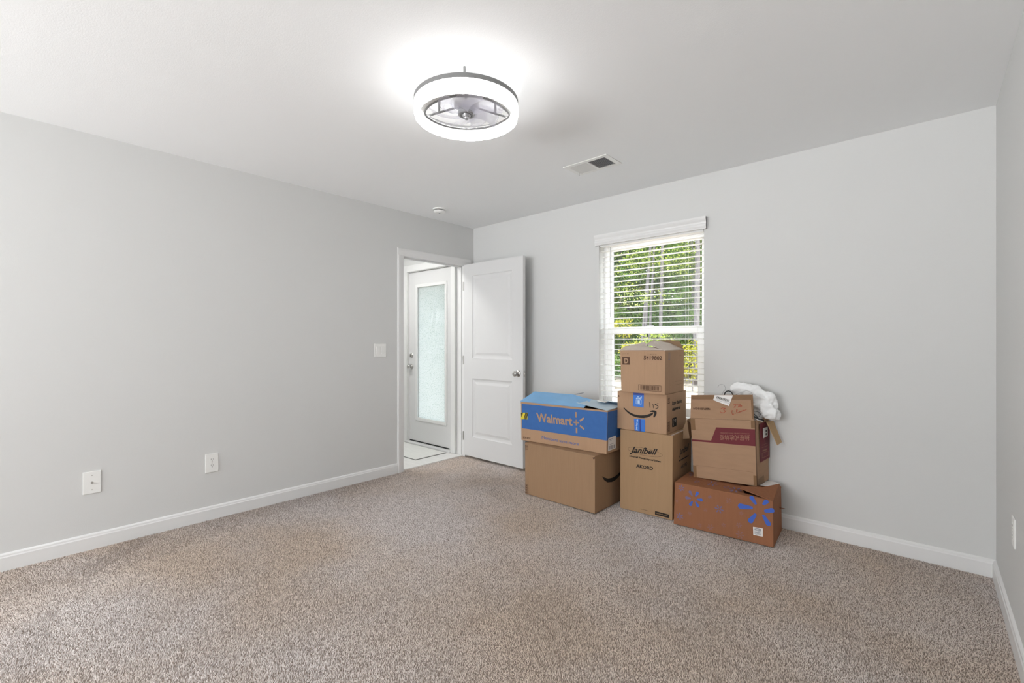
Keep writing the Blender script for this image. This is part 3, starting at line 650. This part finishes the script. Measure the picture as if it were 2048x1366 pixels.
# B4 box with the curved arrow
t, F, S, Tp = carton('arrow_box', 'tan box with black curved arrow and blue tape, middle of the stack before the window',
    [(-1.7036, 3.0595, .849), (-1.7063, 3.0594, .5735), (-1.3341, 3.0724, .5735), (-1.3341, 3.0724, .849)], (-.0134, .380, 0), 'carton')
asp = F.W / F.H
pr_poly(F, 'blue_tape', [[(.335, .635), (.553, .62), (.558, .998), (.343, .998)]], 'tape_blue', t)
pr_poly(F, 'blue_tape', [[(.372, .002), (.584, .002), (.584, .320), (.356, .312)]], 'tape_blue', t)
pr_poly(F, 'tape_band', [[(.473, .002), (.503, .002), (.496, .312), (.466, .312)]], 'tape_navy', t, .0016)
pr_poly(F, 'tape_shade_band', [[(.343, .93), (.558, .94), (.558, .998), (.343, .998)]], 'tape_navy', t, .0016)
pr_poly(F, 'gift_mark', frame_polys(.395, .70, .51, .82, .010, .013) + [rect(.43, .72, .475, .80)] + stroke(F, [(.40, .84), (.44, .90), (.47, .85), (.51, .90), (.50, .84), (.40, .84)], .006, asp), 'tape_print', t, .0018)
pr_text(F, 'prime', (.437, .02), (.452, .30), (.39, .02), 'tape_print', t, bold=.02, off=.0018)
pr_poly(F, 'curved_arrow', [[(.134, .563), (.185, .49), (.241, .433), (.31, .385), (.392, .357), (.47, .347), (.556, .354), (.63, .38), (.685, .418), (.73, .463), (.745, .50), (.735, .52), (.69, .49), (.63, .455), (.575, .432), (.50, .417), (.43, .417), (.359, .427), (.295, .452), (.241, .486), (.18, .54), (.15, .575)],
                            [(.675, .530), (.700, .562), (.735, .578), (.775, .578), (.808, .560), (.812, .51), (.795, .45), (.765, .395), (.745, .41), (.752, .45), (.765, .50), (.758, .528), (.72, .532)]], 'ink', t)
hw = stroke(F, [(.672, .775), (.682, .64)], .0058, asp) + stroke(F, [(.738, .735), (.750, .635)], .0058, asp) + stroke(F, [(.84, .765), (.775, .725), (.835, .70), (.842, .665), (.815, .635), (.79, .628)], .0058, asp) + stroke(F, [(.735, .735), (.728, .745)], .003, asp)
pr_poly(F, 'handwritten_number', hw, 'ink', t)
pr_poly(F, 'corner_dent', [[(.02, .90), (.045, .88), (.04, .84), (.015, .86)]], 'ink_brown', t)
pr_poly(S, 'arrows_mark', arrows_polys(.045, .77, .155, .925), 'ink_brown', t)
pr_poly(S, 'handling_mark', icons_polys(.04, .05, .155, .31), 'ink_brown', t)
pr_text(S, 'Scan thanks', (.26, .705), (.76, .705), (.26, .80), 'ink', t, bold=.03, base=(0, .73))
pr_text(S, 'delivered', (.26, .55), (.68, .55), (.26, .645), 'ink', t, bold=.03, base=(0, .73))
pr_poly(S, 'dark_panel', [[(.26, .15), (.28, .13), (.46, .13), (.48, .15), (.48, .345), (.46, .365), (.28, .365), (.26, .345)]], 'ink', t)
pr_poly(S, 'panel_mark', stroke(S, [(.33, .34), (.30, .26), (.33, .17)], .006, S.W / S.H) + [rect(.37, .29, .45, .31), rect(.37, .24, .44, .255)], 'carton_pale', t, .0018)

# B5 open box at the top
t, F, S, Tp = carton('open_top_box', 'tan box with black D square and raised flaps, topmost before the window',
    [(-1.6644, 3.0276, 1.150), (-1.6553, 3.028, .850), (-1.3326, 3.0421, .850), (-1.3303, 3.0422, 1.153)], (-.0161, .3696, 0), 'carton', top='open')
asp = F.W / F.H
pr_poly(F, 'black_square', [[(.046, .842), (.223, .842), (.220, .661), (.047, .661)]], 'ink_brown', t)
pr_text(F, 'D', (.095, .690), (.185, .690), (.095, .815), 'carton', t, bold=.04, off=.002)
pr_text(F, '5419802', (.539, .786), (.937, .783), (.541, .879), 'ink_brown', t, bold=.03)
pr_text(F, 'LOT  87', (.050, .908), (.204, .908), (.050, .936), 'ink_faint', t)
pr_text(F, '12  MADE IN', (.62, .898), (.82, .897), (.62, .926), 'ink_faint', t, bold=.01)
pr_poly(F, 'barcode_frame', frame_polys(.408, .064, .921, .203, .008, .009), 'ink_brown', t)
barcode(F, (.46, .085, .875, .185), 26, 'ink_brown', t, seed=9)
pr_poly(F, 'crease', [rect(.553, .0, .5555, 1)], 'ink_faint', t, .0006)
pr_poly(S, 'narrow_frame_mark', frame_polys(.155, .78, .235, .95, .014, .014), 'grey_ink', t)
pr_poly(S, 'crease', [rect(.205, .0, .212, .78)], 'ink_faint', t, .0006)
for r_ in (rect(.5, .26, .9, .266), rect(.5, .18, .88, .186), rect(.72, .86, .84, .865)): pr_poly(S, 'fine_print', [r_], 'ink_faint', t)
flap(t, [(-1.6644, 3.028, 1.151), (-1.695, 3.17, 1.178), (-1.60, 3.19, 1.186), (-1.55, 3.19, 1.211), (-1.496, 3.12, 1.177), (-1.345, 3.042, 1.155)], 'carton_pale', .004)
flap(t, [(-1.332, 3.042, 1.155), (-1.346, 3.41, 1.158), (-1.45, 3.385, 1.205), (-1.504, 3.29, 1.221), (-1.508, 3.25, 1.228), (-1.503, 3.12, 1.201)], 'carton_pale', .004)
flap(t, [(-1.60, 3.396, 1.15), (-1.535, 3.392, 1.222), (-1.461, 3.392, 1.226), (-1.375, 3.392, 1.221), (-1.347, 3.405, 1.158)], 'carton_in', .004)['label'] = 'dark brown inner face of the back flap'
flap(t, [(-1.672, 3.03, 1.150), (-1.688, 3.39, 1.150), (-1.60, 3.36, 1.19), (-1.60, 3.20, 1.185)], 'carton_pale', .004)

# B7 low reddish box
t7, F, S, Tp = carton('patterned_box', 'reddish brown box with blue spark pattern lying on the carpet under the clothes box',
    [(-1.2551, 3.0213, .2725), (-1.2627, 3.0207, -.004), (-.6762, 3.0638, -.004), (-.6804, 3.0635, .270)], (-.0234, .3191, 0), 'carton_red', top='open')
asp = F.W / F.H
def petal(F, c0, c1, w0, w1, asp, n_=10):
    dx, dy = (c1[0] - c0[0]) * asp, c1[1] - c0[1]; L_ = math.hypot(dx, dy); ux, uy = dx / L_, dy / L_; out = []
    for k in range(n_):                               # rounded inner end
        a = math.pi / 2 + math.pi * k / (n_ - 1); out.append((w0 * math.cos(a), w0 * math.sin(a)))
    for k in range(n_):
        a = -math.pi / 2 + math.pi * k / (n_ - 1); out.append((L_ + w1 * math.cos(a), w1 * math.sin(a)))
    return [((c0[0] * asp + ux * a - uy * b) / asp, c0[1] + uy * a + ux * b) for a, b in out]
for a, b, w0, w1 in (((.80, .768), (.70, .752), .028, .052), ((.838, .885), (.805, .985), .026, .040), ((.916, .905), (.94, .965), .024, .04), ((.935, .760), (.990, .80), .030, .042), ((.914, .645), (.955, .50), .026, .045), ((.836, .63), (.792, .475), .026, .045)):
    pr_poly(F, 'blue_petal', [petal(F, a, b, w0 * 1.15, w1 * 1.18, asp)], 'petal', t7)
def spark(cx, cy, r0, r1, wd, m, rot=0, n_=6):
    pl = []
    for k in range(n_):
        a = 2 * math.pi * k / n_ + rot; pl.append(petal(F, (cx + r0 * math.cos(a) / asp, cy + r0 * math.sin(a)), (cx + r1 * math.cos(a) / asp, cy + r1 * math.sin(a)), wd * .6, wd, asp, 6))
    return pr_poly(F, 'spark_print', pl, m, t7)
for k in range(6):
    a = k * math.pi / 3 + .05; cx, cy = .218, .704
    pr_poly(F, 'blue_petal', [petal(F, (cx + .085 * math.cos(a) / asp, cy + .085 * math.sin(a)), (cx + .17 * math.cos(a) / asp, cy + .17 * math.sin(a)), .017, .036, asp, 6)], 'petal' if k in (0, 1, 4, 5) else 'petal_dull', t7)
for cx, cy, r, m in ((.076, .90, .075, 'petal_dull'), (.484, .586, .095, 'petal_dull'), (.578, .823, .065, 'petal_faint'), (.068, .216, .085, 'petal_dull'), (.387, .823, .04, 'petal_dull'), (.343, .497, .04, 'petal_faint'), (.177, .336, .045, 'petal_faint'), (.706, .594, .045, 'petal_faint'), (.682, .321, .06, 'petal_faint'), (.397, .125, .07, 'petal_faint'), (.286, .117, .05, 'petal_faint'), (.529, .242, .05, 'petal_faint'), (.029, .567, .035, 'petal_faint'), (.691, .114, .085, 'petal_faint')):
    spark(cx, cy, r * .3, r * .85, r * .17, m, rot=random.uniform(0, 1))
pr_poly(F, 'white_label', [[(.815, .355), (.906, .368), (.905, .186), (.817, .178)]], 'paper', t7)
barcode(F, (.828, .205, .893, .345), 9, 'grey_ink', t7, vertical_bars=False, seed=3)
FT = Tp
for cx, cy, r in ((.09, .80, .10), (.20, .3, .05), (.36, .35, .09), (.52, .28, .05), (.62, .22, .10)):
    pl = [petal(FT, (cx + .3 * r * math.cos(a) , cy + .6 * r * math.sin(a)), (cx + .9 * r * math.cos(a) * .6, cy + 1.6 * r * math.sin(a)), r * .12, r * .2, FT.W / FT.H, 6) for a in [k * math.pi / 3 for k in range(6)]]
    pr_poly(FT, 'spark_print', pl, 'petal_dull', t7, .006)
flap(t7, [(-1.2555, 3.0215, .2755), (-.682, 3.0640, .2725), (-.845, 3.098, .2735), (-.885, 3.185, .2745), (-1.267, 3.180, .2765)], 'carton_red', .004)
flap(t7, [(-1.267, 3.182, .2765), (-.885, 3.187, .2745), (-.89, 3.372, .2745), (-1.278, 3.339, .2765)], 'carton_red', .004)
flap(t7, [(-.871, 3.10, .299), (-.679, 3.0645, .2715), (-.702, 3.382, .274), (-.712, 3.37, .297), (-.777, 3.257, .289), (-.878, 3.15, .300)], 'carton_red', .004)['label'] = 'short end flap lifted over the corner'
flap(t7, [(-.811, 3.30, .286), (-.727, 3.315, .292), (-.712, 3.385, .298), (-.782, 3.432, .288), (-.815, 3.42, .284)], 'paper', .004, 'printed_flap')
obj('torn_tape', MB().slab([(-.699, 3.30, .168), (-.665, 3.31, .165), (-.698, 3.33, .152)], .001), 'carton_red', t7)

# B6 clothes box
t6, F, S, Tp = carton('clothes_box', 'worn open box with maroon print and upright flap, full of clothes',
    [(-1.2263, 3.2196, .6819), (-1.2038, 3.2204, .277), (-.8092, 3.2342, .2915), (-.8216, 3.2337, .7092)], (-.0079, .2149, 0), 'carton_old', top='open', rback=(-.790, 3.446), bev=.004)
asp = F.W / F.H
pr_poly(F, 'maroon_band', [[(.415, .866), (1.0, .867), (1.0, .609), (0, .611), (0, .640), (.324, .643)]], 'maroon', t6)
pr_text(F, '抽屉式收纳柜', (.923, .775), (.473, .750), (.920, .688), 'maroon_lt', t6, bold=.004, off=.002)
pr_text(F, 'STORAGE CABINET WITH DRAWERS', (.917, .803), (.471, .790), (.917, .786), 'maroon_lt', t6, off=.002)
for r_ in (rect(.0, .80, .075, .99), rect(.0, .0, .055, .20), rect(.955, .0, 1, .16), rect(.945, .88, 1, 1.0)): pr_poly(F, 'tape_piece', [r_], 'tape_tan', t6, .0016)
pr_poly(F, 'crease', [rect(.05, .205, .95, .209)], 'ink_faint', t6, .0009)
pr_poly(S, 'maroon_panel', [[(.25, .34), (1.0, .36), (1.0, .94), (.25, .94)]], 'maroon', t6, .006)
pr_poly(S, 'white_label', [[(.45, .70), (.80, .715), (.80, .86), (.45, .86)]], 'paper', t6, .010)
pr_poly(S, 'label_mark', [rect(.62, .74, .70, .77), rect(.62, .79, .70, .82)], 'ink', t6, .0118)
pr_poly(S, 'panel_print', [rect(.35, .56, .8, .565), rect(.35, .60, .8, .604), rect(.40, .50, .75, .52)] + frame_polys(.35, .40, .85, .48, .02, .006), 'maroon_lt', t6, .009)
pr_poly(S, 'tape_piece', [[(.08, .0), (.6, .0), (.55, .12), (.1, .10)]], 'tape_tan', t6, .003)
pr_poly(S, 'edge_tear', [[(.0, .0), (.035, .0), (.03, 1.0), (.0, 1.0)]], 'ink_brown', t6, .0012)
# upright front flap as its own face: v 1.02 .. 1.396 of the front
fl = [F.p(.0, 1.003, 0), F.p(.99, 1.003, 0), F.p(.985, 1.395, .004), F.p(.035, 1.395, .004)]
fo = obj('upright_flap', MB().slab([tuple(p) for p in fl], .004), 'carton_old', t6)
def up(pts, name, m, off=.006): return pr_poly(F, name, [pts], m, fo, off)
up([(.045, 1.392), (.975, 1.392), (.972, 1.318), (.045, 1.325)], 'tape_piece', 'tape_tan')
up([(.955, 1.392), (.982, 1.392), (.985, 1.03), (.965, 1.03)], 'tape_piece', 'tape_tan', .0062)
up([(.419, 1.393), (.699, 1.389), (.632, 1.216), (.393, 1.314)], 'tilted_label', 'paper', .007)
pl = []; rnd = random.Random(5)
for k in range(15):
    a = k / 15; x = .455 + .20 * a; z = 1.375 - .058 * a; w_ = rnd.uniform(.004, .009); pl.append([(x, z), (x + w_, z - .002), (x + w_ - .012, z - .036), (x - .012, z - .034)])
pr_poly(F, 'barcode', pl, 'ink', fo, .0078)
pr_poly(F, 'label_line', [[(.425, 1.320), (.640, 1.260), (.640, 1.257), (.425, 1.317)], [(.44, 1.335), (.66, 1.275), (.66, 1.272), (.44, 1.332)]], 'grey_ink', fo, .0078)
pr_text(F, 'NBPLB18-3/4', (.336, 1.182), (.061, 1.184), (.336, 1.146), 'ink_brown', fo, bold=.015, off=.0068)
red = stroke(F, [(.505, 1.172), (.53, 1.187), (.575, 1.18), (.545, 1.155), (.56, 1.148), (.575, 1.13), (.545, 1.108), (.51, 1.108), (.500, 1.125)], .0036, asp)
red += stroke(F, [(.70, 1.235), (.725, 1.25), (.74, 1.238), (.705, 1.197), (.735, 1.205)], .0032, asp) + stroke(F, [(.745, 1.248), (.79, 1.252), (.765, 1.198)], .0032, asp) + stroke(F, [(.805, 1.25), (.79, 1.215), (.80, 1.203), (.82, 1.21), (.825, 1.228), (.80, 1.222)], .0032, asp)
red += stroke(F, [(.69, 1.142), (.675, 1.15), (.670, 1.115), (.68, 1.085), (.705, 1.095)], .0032, asp) + stroke(F, [(.722, 1.098), (.727, 1.102)], .0032, asp)
red += stroke(F, [(.765, 1.155), (.745, 1.165), (.738, 1.135), (.752, 1.112), (.775, 1.122)], .0032, asp) + stroke(F, [(.782, 1.128), (.79, 1.142), (.80, 1.135), (.792, 1.122), (.782, 1.128)], .003, asp)
red += stroke(F, [(.81, 1.13), (.815, 1.148), (.822, 1.138), (.832, 1.152), (.838, 1.142)], .003, asp) + stroke(F, [(.845, 1.145), (.86, 1.158), (.852, 1.162), (.848, 1.15), (.868, 1.155)], .003, asp) + stroke(F, [(.872, 1.155), (.88, 1.172), (.895, 1.17)], .003, asp)
pr_poly(F, 'red_handwriting', red, 'ink_red', fo, .0068)
flap(t6, [(-1.2263, 3.222, .682), (-1.260, 3.245, .660), (-1.285, 3.25, .60), (-1.291, 3.255, .523), (-1.250, 3.265, .530), (-1.232, 3.43, .535), (-1.232, 3.43, .682)], 'carton_in', .004)['label'] = 'dark side flap bent down and outward'
flap(t6, [(-.782, 3.345, .692), (-.763, 3.435, .690), (-.710, 3.42, .557), (-.722, 3.36, .545)], 'card_strip', .004)['label'] = 'ochre side flap hanging outward'

# clothes and hangers in and over the box
def cloth(name, label, paths, vox=.006, seed=0):
    rnd = random.Random(seed); m = MB()
    for path in paths:
        P = [Vector(p[:3]) for p in path]; Rr = [p[3] for p in path]; n_ = 26; rows = []
        # resample
        S_ = 30; pts = []; rad = []
        for k in range(S_ + 1):
            u = k / S_ * (len(P) - 1); i = min(int(u), len(P) - 2); f_ = u - i
            p0, p1, p2, p3 = P[max(i - 1, 0)], P[i], P[i + 1], P[min(i + 2, len(P) - 1)]
            pts.append(.5 * ((2 * p1) + (p2 - p0) * f_ + (2 * p0 - 5 * p1 + 4 * p2 - p3) * f_ ** 2 + (3 * p1 - p0 - 3 * p2 + p3) * f_ ** 3)); rad.append(Rr[i] * (1 - f_) + Rr[i + 1] * f_)
        ph = rnd.uniform(0, 6); vs = []
        for k, p in enumerate(pts):
            t_ = (pts[min(k + 1, S_)] - pts[max(k - 1, 0)]).normalized(); yv = Vector((0, 1, 0)); side = t_.cross(yv).normalized(); e = max(.15, min(1, k / 3, (S_ - k) / 3 + .15))
            for j_ in range(n_):
                th = 2 * math.pi * j_ / n_; r_ = rad[k] * e * (1 + .13 * math.sin(5 * th + ph + k * .09) + .07 * math.sin(9 * th - ph + k * .2))
                r_ *= 1 + .10 * noise.noise(Vector((p.x * 18 + math.cos(th), p.z * 18 + math.sin(th), k * .12 + seed)))
                vs.append(p + side * math.cos(th) * r_ + yv * math.sin(th) * r_ * .62)
        fs = [(k * n_ + j_, k * n_ + (j_ + 1) % n_, (k + 1) * n_ + (j_ + 1) % n_, (k + 1) * n_ + j_) for k in range(S_) for j_ in range(n_)] + [tuple(range(n_ - 1, -1, -1)), tuple(range(S_ * n_, S_ * n_ + n_))]
        m.add(vs, fs)
    o = obj(name, m, 'cloth', smooth=True)
    r = o.modifiers.new('r', 'REMESH'); r.mode = 'VOXEL'; r.voxel_size = vox; r.use_smooth_shade = True
    s_ = o.modifiers.new('s', 'SMOOTH'); s_.iterations = 2
    for sc_, st_ in ((.075, .038), (.028, .018)):
        tx = bpy.data.textures.new('wrinkles', 'CLOUDS'); tx.noise_scale = sc_; tx.noise_depth = 1
        dm = o.modifiers.new('d', 'DISPLACE'); dm.texture = tx; dm.strength = st_; dm.mid_level = .5; dm.texture_coords = 'GLOBAL'
    tag(o, label, 'clothing'); return o
cloth('garment', 'crumpled white garment slung over the rim of the clothes box',
      [[(-1.00, 3.36, .862, .030), (-.955, 3.36, .885, .042), (-.89, 3.36, .875, .052), (-.82, 3.36, .850, .050), (-.765, 3.37, .810, .050), (-.735, 3.38, .765, .036)],
       [(-.865, 3.36, .80, .036), (-.80, 3.35, .790, .050), (-.765, 3.35, .745, .056), (-.760, 3.36, .712, .038)],
       [(-.98, 3.37, .83, .035), (-.90, 3.37, .80, .055), (-.86, 3.37, .74, .05), (-.87, 3.36, .68, .04)]], seed=3)
cloth('folded_garment', 'small white cloth bulge at the left rim of the clothes box',
      [[(-1.17, 3.33, .70, .05), (-1.13, 3.34, .775, .06), (-1.08, 3.34, .74, .06), (-1.00, 3.34, .68, .06)]], seed=8)
def hanger(label, hook, cx, cy, z, m, r=.0014, rot=0, hr=.028, wide=.16):
    t = thing('clothes_hanger', (cx, cy, z - .1), label, 'hanger', None)
    pts = []
    for k in range(15):
        a = R(-60 + 235 * k / 14); pts.append((cx + hr * math.cos(a), cy + .002 * k / 14, z + hr * math.sin(a)))
    pts = [(cx + .004, cy, z - .07), (cx + .004, cy, z - .045)] + pts
    obj('hook', MB().tube(pts, r, 8), m, t, smooth=True)
    obj('hanger_frame', MB().tube([(cx, cy, z - .07), (cx + wide * .45, cy + .01, z - .115), (cx + wide * .47, cy + .01, z - .125), (cx - wide * .47, cy + .01, z - .125), (cx - wide * .45, cy + .01, z - .115)], r, 6, True), m, t)
    return t
hanger('thin grey wire hanger hook rising left of the black one', None, -1.045, 3.30, .898, 'wire', .0012, hr=.025)
# black loop handle
hb = thing('black_hanger', (-.995, 3.285, .75), 'black plastic hanger hook arching just above the box flap', 'hanger')
pts = [(-.995 + .0265 * math.cos(R(a)), 3.285, .854 + .028 * math.sin(R(a))) for a in range(-40, 221, 20)]
obj('hook', MB().tube(pts, .0038, 10), 'rubber', hb, smooth=True)
obj('hanger_frame', MB().tube([(-.995, 3.285, .826), (-.995, 3.285, .79), (-.92, 3.29, .755), (-.86, 3.29, .74)], .0035, 8).tube([(-.995, 3.285, .79), (-1.07, 3.29, .755), (-1.12, 3.29, .74)], .0035, 8), 'rubber', hb, smooth=True)
hw_ = thing('bent_wire_hanger', (-.90, 3.29, .75), 'bent wire hanger curving in front of the white garment', 'hanger')
obj('wire', MB().tube([(-.97, 3.285, .850), (-.945, 3.284, .862), (-.915, 3.283, .880), (-.885, 3.283, .892), (-.862, 3.284, .889), (-.848, 3.285, .872), (-.846, 3.287, .84), (-.850, 3.29, .76)], .0011, 6), 'wire', hw_, smooth=True)
hc = thing('tangled_hanger', (-.82, 3.26, .72), 'tangled black and white hanger ends at the right rim of the clothes box', 'hanger')
obj('black_arm', MB().tube([(-.850, 3.262, .738), (-.825, 3.262, .728), (-.800, 3.262, .716), (-.776, 3.27, .712)], .0042, 8).tube([(-.835, 3.258, .75), (-.812, 3.256, .732), (-.802, 3.258, .712)], .003, 8), 'rubber', hc, smooth=True)
obj('wire_loop', MB().tube([(-.855, 3.262, .752), (-.83, 3.26, .765), (-.805, 3.258, .763), (-.792, 3.26, .750), (-.803, 3.26, .735), (-.82, 3.26, .72)], .0017, 8), 'rubber', hc, smooth=True)
obj('clip', MB().tube([(-.845, 3.268, .725), (-.81, 3.268, .712), (-.785, 3.275, .706)], .006, 8), 'paper', hc, smooth=True)

# ------------------------------------------------------------------ carpet pile (too fine to count)
def carpet():
    sp = .0052
    xs = np.arange(LX - .02, RX, sp); ys = np.arange(-.12, BY, sp)
    X, Y = np.meshgrid(xs, ys); X = X.ravel() + rng.uniform(-.45, .45, X.size) * sp; Y = Y.ravel() + rng.uniform(-.45, .45, Y.size) * sp
    keep = (X < RX - .014) & (Y < BY - .015)
    keep &= (X > LX + .014) | ((Y > DY0 + .002) & (Y < DY1 - .002))
    keep &= ~((X < LX + .03) & (Y > DY1 - .01))
    # only what the camera's half of the room can show
    keep &= (X * -math.sin(R(41.97)) + Y * math.cos(R(41.97)) > 1.2)
    for a in ((-2.38, -1.77, 2.85, 3.2), (-1.66, -1.31, 3.09, 3.4), (-1.25, -.71, 3.09, 3.32)): keep &= ~((X > a[0]) & (X < a[1]) & (Y > a[2]) & (Y < a[3]))
    X, Y = X[keep], Y[keep]; n = X.size
    def low(x, y, s, p): return (np.sin(x * s + p + 1.7 * np.sin(y * s * .6 + p)) + np.sin(y * s * 1.1 + 2 * p + 1.3 * np.sin(x * s * .8)) + np.sin((x + y) * s * .7 + 3 * p)) / 3
    # vacuum strokes: nap leans this way or that in soft bands
    d = (X * .6 + Y * .8); e = (-X * .8 + Y * .6)
    nap = np.tanh(2.2 * (low(X, Y, 2.3, .6) + .8 * np.sin(d * 9 + 2 * low(X, Y, 2, 2.)) * (low(X, Y, 1.6, 4) > 0)))
    lean = .0028 * nap
    ang = rng.uniform(0, 2 * np.pi, n); r = rng.uniform(.0021, .0032, n); h = rng.uniform(.0048, .0088, n)
    tilt = rng.uniform(0, .0062, n); ta = rng.uniform(0, 2 * np.pi, n)
    ax = X + tilt * np.cos(ta) + lean * .6; ay = Y + tilt * np.sin(ta) - lean * .8
    V = np.zeros((n, 4, 3), np.float32)
    for k in range(3):
        V[:, k, 0] = X + r * np.cos(ang + k * 2.0944); V[:, k, 1] = Y + r * np.sin(ang + k * 2.0944); V[:, k, 2] = -.013
    V[:, 3, 0] = ax; V[:, 3, 1] = ay; V[:, 3, 2] = -.013 + h
    base = (np.arange(n) * 4)[:, None]
    Fc = (base + np.array([0, 1, 3, 1, 2, 3, 2, 0, 3])[None, :]).astype(np.int32).ravel()
    me = bpy.data.meshes.new('carpet_pile'); me.vertices.add(n * 4); me.vertices.foreach_set('co', V.ravel())
    me.loops.add(n * 9); me.loops.foreach_set('vertex_index', Fc); me.polygons.add(n * 3)
    me.polygons.foreach_set('loop_start', np.arange(0, n * 9, 3, dtype=np.int32))
    me.update(calc_edges=True)
    edge = 1 / (1 + np.exp((X - LX - .42 + .16 * np.maximum(Y - .3, 0) + .06 * low(X, Y, 5, 1)) * 22))   # shade along the left wall, painted into the pile tint
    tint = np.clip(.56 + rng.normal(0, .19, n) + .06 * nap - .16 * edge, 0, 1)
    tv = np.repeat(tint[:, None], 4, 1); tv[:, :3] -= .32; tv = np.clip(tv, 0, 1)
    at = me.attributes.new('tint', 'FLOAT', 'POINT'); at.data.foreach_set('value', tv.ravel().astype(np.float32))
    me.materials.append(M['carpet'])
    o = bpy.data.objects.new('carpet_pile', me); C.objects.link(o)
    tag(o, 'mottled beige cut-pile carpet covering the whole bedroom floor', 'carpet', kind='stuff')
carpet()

# ------------------------------------------------------------------ yard and wood beyond the window
g = MB(); NX, NY = 30, 24
vs = []
for jy in range(NY + 1):
    for ix in range(NX + 1):
        x = -45 + 75 * ix / NX; y = 3.65 + 55 * (jy / NY) ** 1.3
        vs.append((x, y, -.5 + .05 * noise.noise(Vector((x * .3, y * .3, 0))) + max(0, y - 24) * .03))
g.add(vs, [(a * (NX + 1) + b, a * (NX + 1) + b + 1, (a + 1) * (NX + 1) + b + 1, (a + 1) * (NX + 1) + b) for a in range(NY) for b in range(NX)])
tag(obj('ground', g, 'ground'), 'leaf-strewn brown yard ground outside the window', kind='structure')
def leaves(name, clusters, m, parent, size=.10):
    pts = []
    for (c, rad, n_) in clusters:
        v = rng.normal(size=(n_, 3)); v /= np.linalg.norm(v, axis=1)[:, None]; v *= (rng.uniform(.25, 1, (n_, 1)) ** .5); pts.append(np.array(c) + v * np.array(rad))
    P = np.concatenate(pts); n = len(P)
    a = rng.normal(size=(n, 3)); a /= np.linalg.norm(a, axis=1)[:, None]; b = np.cross(a, rng.normal(size=(n, 3))); b /= np.linalg.norm(b, axis=1)[:, None]
    s = size * rng.uniform(.6, 1.3, (n, 1)); V = np.stack([P - a * s * .5, P + b * s * .28, P + a * s * .5, P - b * s * .28], 1).astype(np.float32)
    me = bpy.data.meshes.new(name); me.vertices.add(n * 4); me.vertices.foreach_set('co', V.ravel()); me.loops.add(n * 4); me.loops.foreach_set('vertex_index', np.arange(n * 4, dtype=np.int32))
    me.polygons.add(n); me.polygons.foreach_set('loop_start', np.arange(0, n * 4, 4, dtype=np.int32)); me.update(calc_edges=True); me.materials.append(M[m])
    o = bpy.data.objects.new(name, me); C.objects.link(o); o.parent = parent; o.matrix_parent_inverse = Matrix.Translation(-Vector(parent.location)); return o
def tree(name, label, x, y, h, r, m, crown0=1.2, lean=(0, 0), dens=1.0, group=None, crown_r=1.7, leaf=.075, nl=150):
    t = thing(name, (x, y, -.5), label, 'tree', group)
    pts = []; 
    for k in range(9):
        u = k / 8; pts.append((x + lean[0] * u + .06 * math.sin(u * 5 + x), y + lean[1] * u, -.55 + h * u))
    obj('trunk', MB().tube(pts, [r * (1 - .6 * k / 8) for k in range(9)], 10), 'bark', t, smooth=True)
    cl = []
    for k in range(int(26 * dens)):
        u = random.uniform(0, 1); z = crown0 + (h - crown0) * u; rr = crown_r * (1.1 - .6 * u); a = random.uniform(0, 6.283); q = random.uniform(.2, 1) * rr
        cl.append(((x + lean[0] * z / h + q * math.cos(a), y + q * math.sin(a), z - .3), (.62, .62, .38), nl))
    leaves('crown', cl, m, t, leaf)
    return t
# trees told apart in the photograph, then the wood behind them
tree('slim_tree', 'slim pale trunk farthest left of the close pair seen through the blind', -8.95, 18, 11, .075, 'leaf_green', 3.2, (.9, 0), .6)
tree('slim_tree', 'slim pale trunk in the middle of the close group seen through the blind', -8.74, 18, 12, .07, 'leaf_green', 3.4, (.5, 0), .6)
tree('slim_tree', 'slim leaning trunk on the right of the close group seen through the blind', -8.55, 18, 12, .06, 'leaf_pale', 3.2, (.45, 0), .6)
tree('slim_tree', 'single straight pale trunk right of the window centre', -8.03, 18, 13, .085, 'leaf_green', 3.6, (.05, 0), .6)
tree('thick_tree', 'thickest pale trunk near the right edge of the window', -6.66, 18, 13, .125, 'leaf_green', 4.2, (.05, 0), .6)
def bush(label, x, y, z, rx, rz, m, n_=900, group=None, leaf=.09):
    t = thing('bush', (x, y, -.5), label, 'bush', group)
    obj('stem', MB().tube([(x, y, -.55), (x + .02, y, max(.1, z - rz * .4))], [.03, .012], 6), 'bark', t)
    leaves('foliage', [((x, y, z), (rx, rx * .8, rz), n_)], m, t, leaf); return t
bush('tall yellow-leaved sapling at the left of the window view', -8.65, 16, 1.75, .55, .40, 'leaf_yellow', 350)
bush('yellow bush seen between the lower slats on the left', -8.0, 15.5, .85, .55, .38, 'leaf_yellow', 500)
bush('yellow bush at the lower right of the window view', -5.95, 15.8, .55, .42, .75, 'leaf_yellow', 500)
bush('dark green bush low at the left of the window view', -8.7, 15, .25, .5, .6, 'leaf_dark', 800)
bush('green bush behind the top box', -7.2, 15.5, .8, .9, .9, 'leaf_green', 1300)
rt = random.Random(11); k = 0
for y in (20, 22.5, 25.5, 29, 33):
    x = -27 + rt.uniform(0, 1)
    while x < 4:
        xx = x + rt.uniform(-.4, .4); mm = rt.choice(['leaf_green', 'leaf_dark', 'leaf_pale', 'leaf_green', 'leaf_pale'])
        near = -.75 * y < xx < -.2 * y
        tree('wood_tree', 'leafy green tree in the wood behind the yard', xx, y + rt.uniform(-.8, .8), rt.uniform(9, 13), rt.uniform(.06, .12), mm, rt.uniform(.2, 1.0), (rt.uniform(-.4, .4), 0), 3.3 if near else 1.0, 'trees of the wood', 1.7, .11 if near else .26, 230 if near else 90)
        x += rt.uniform(1.7, 2.4)
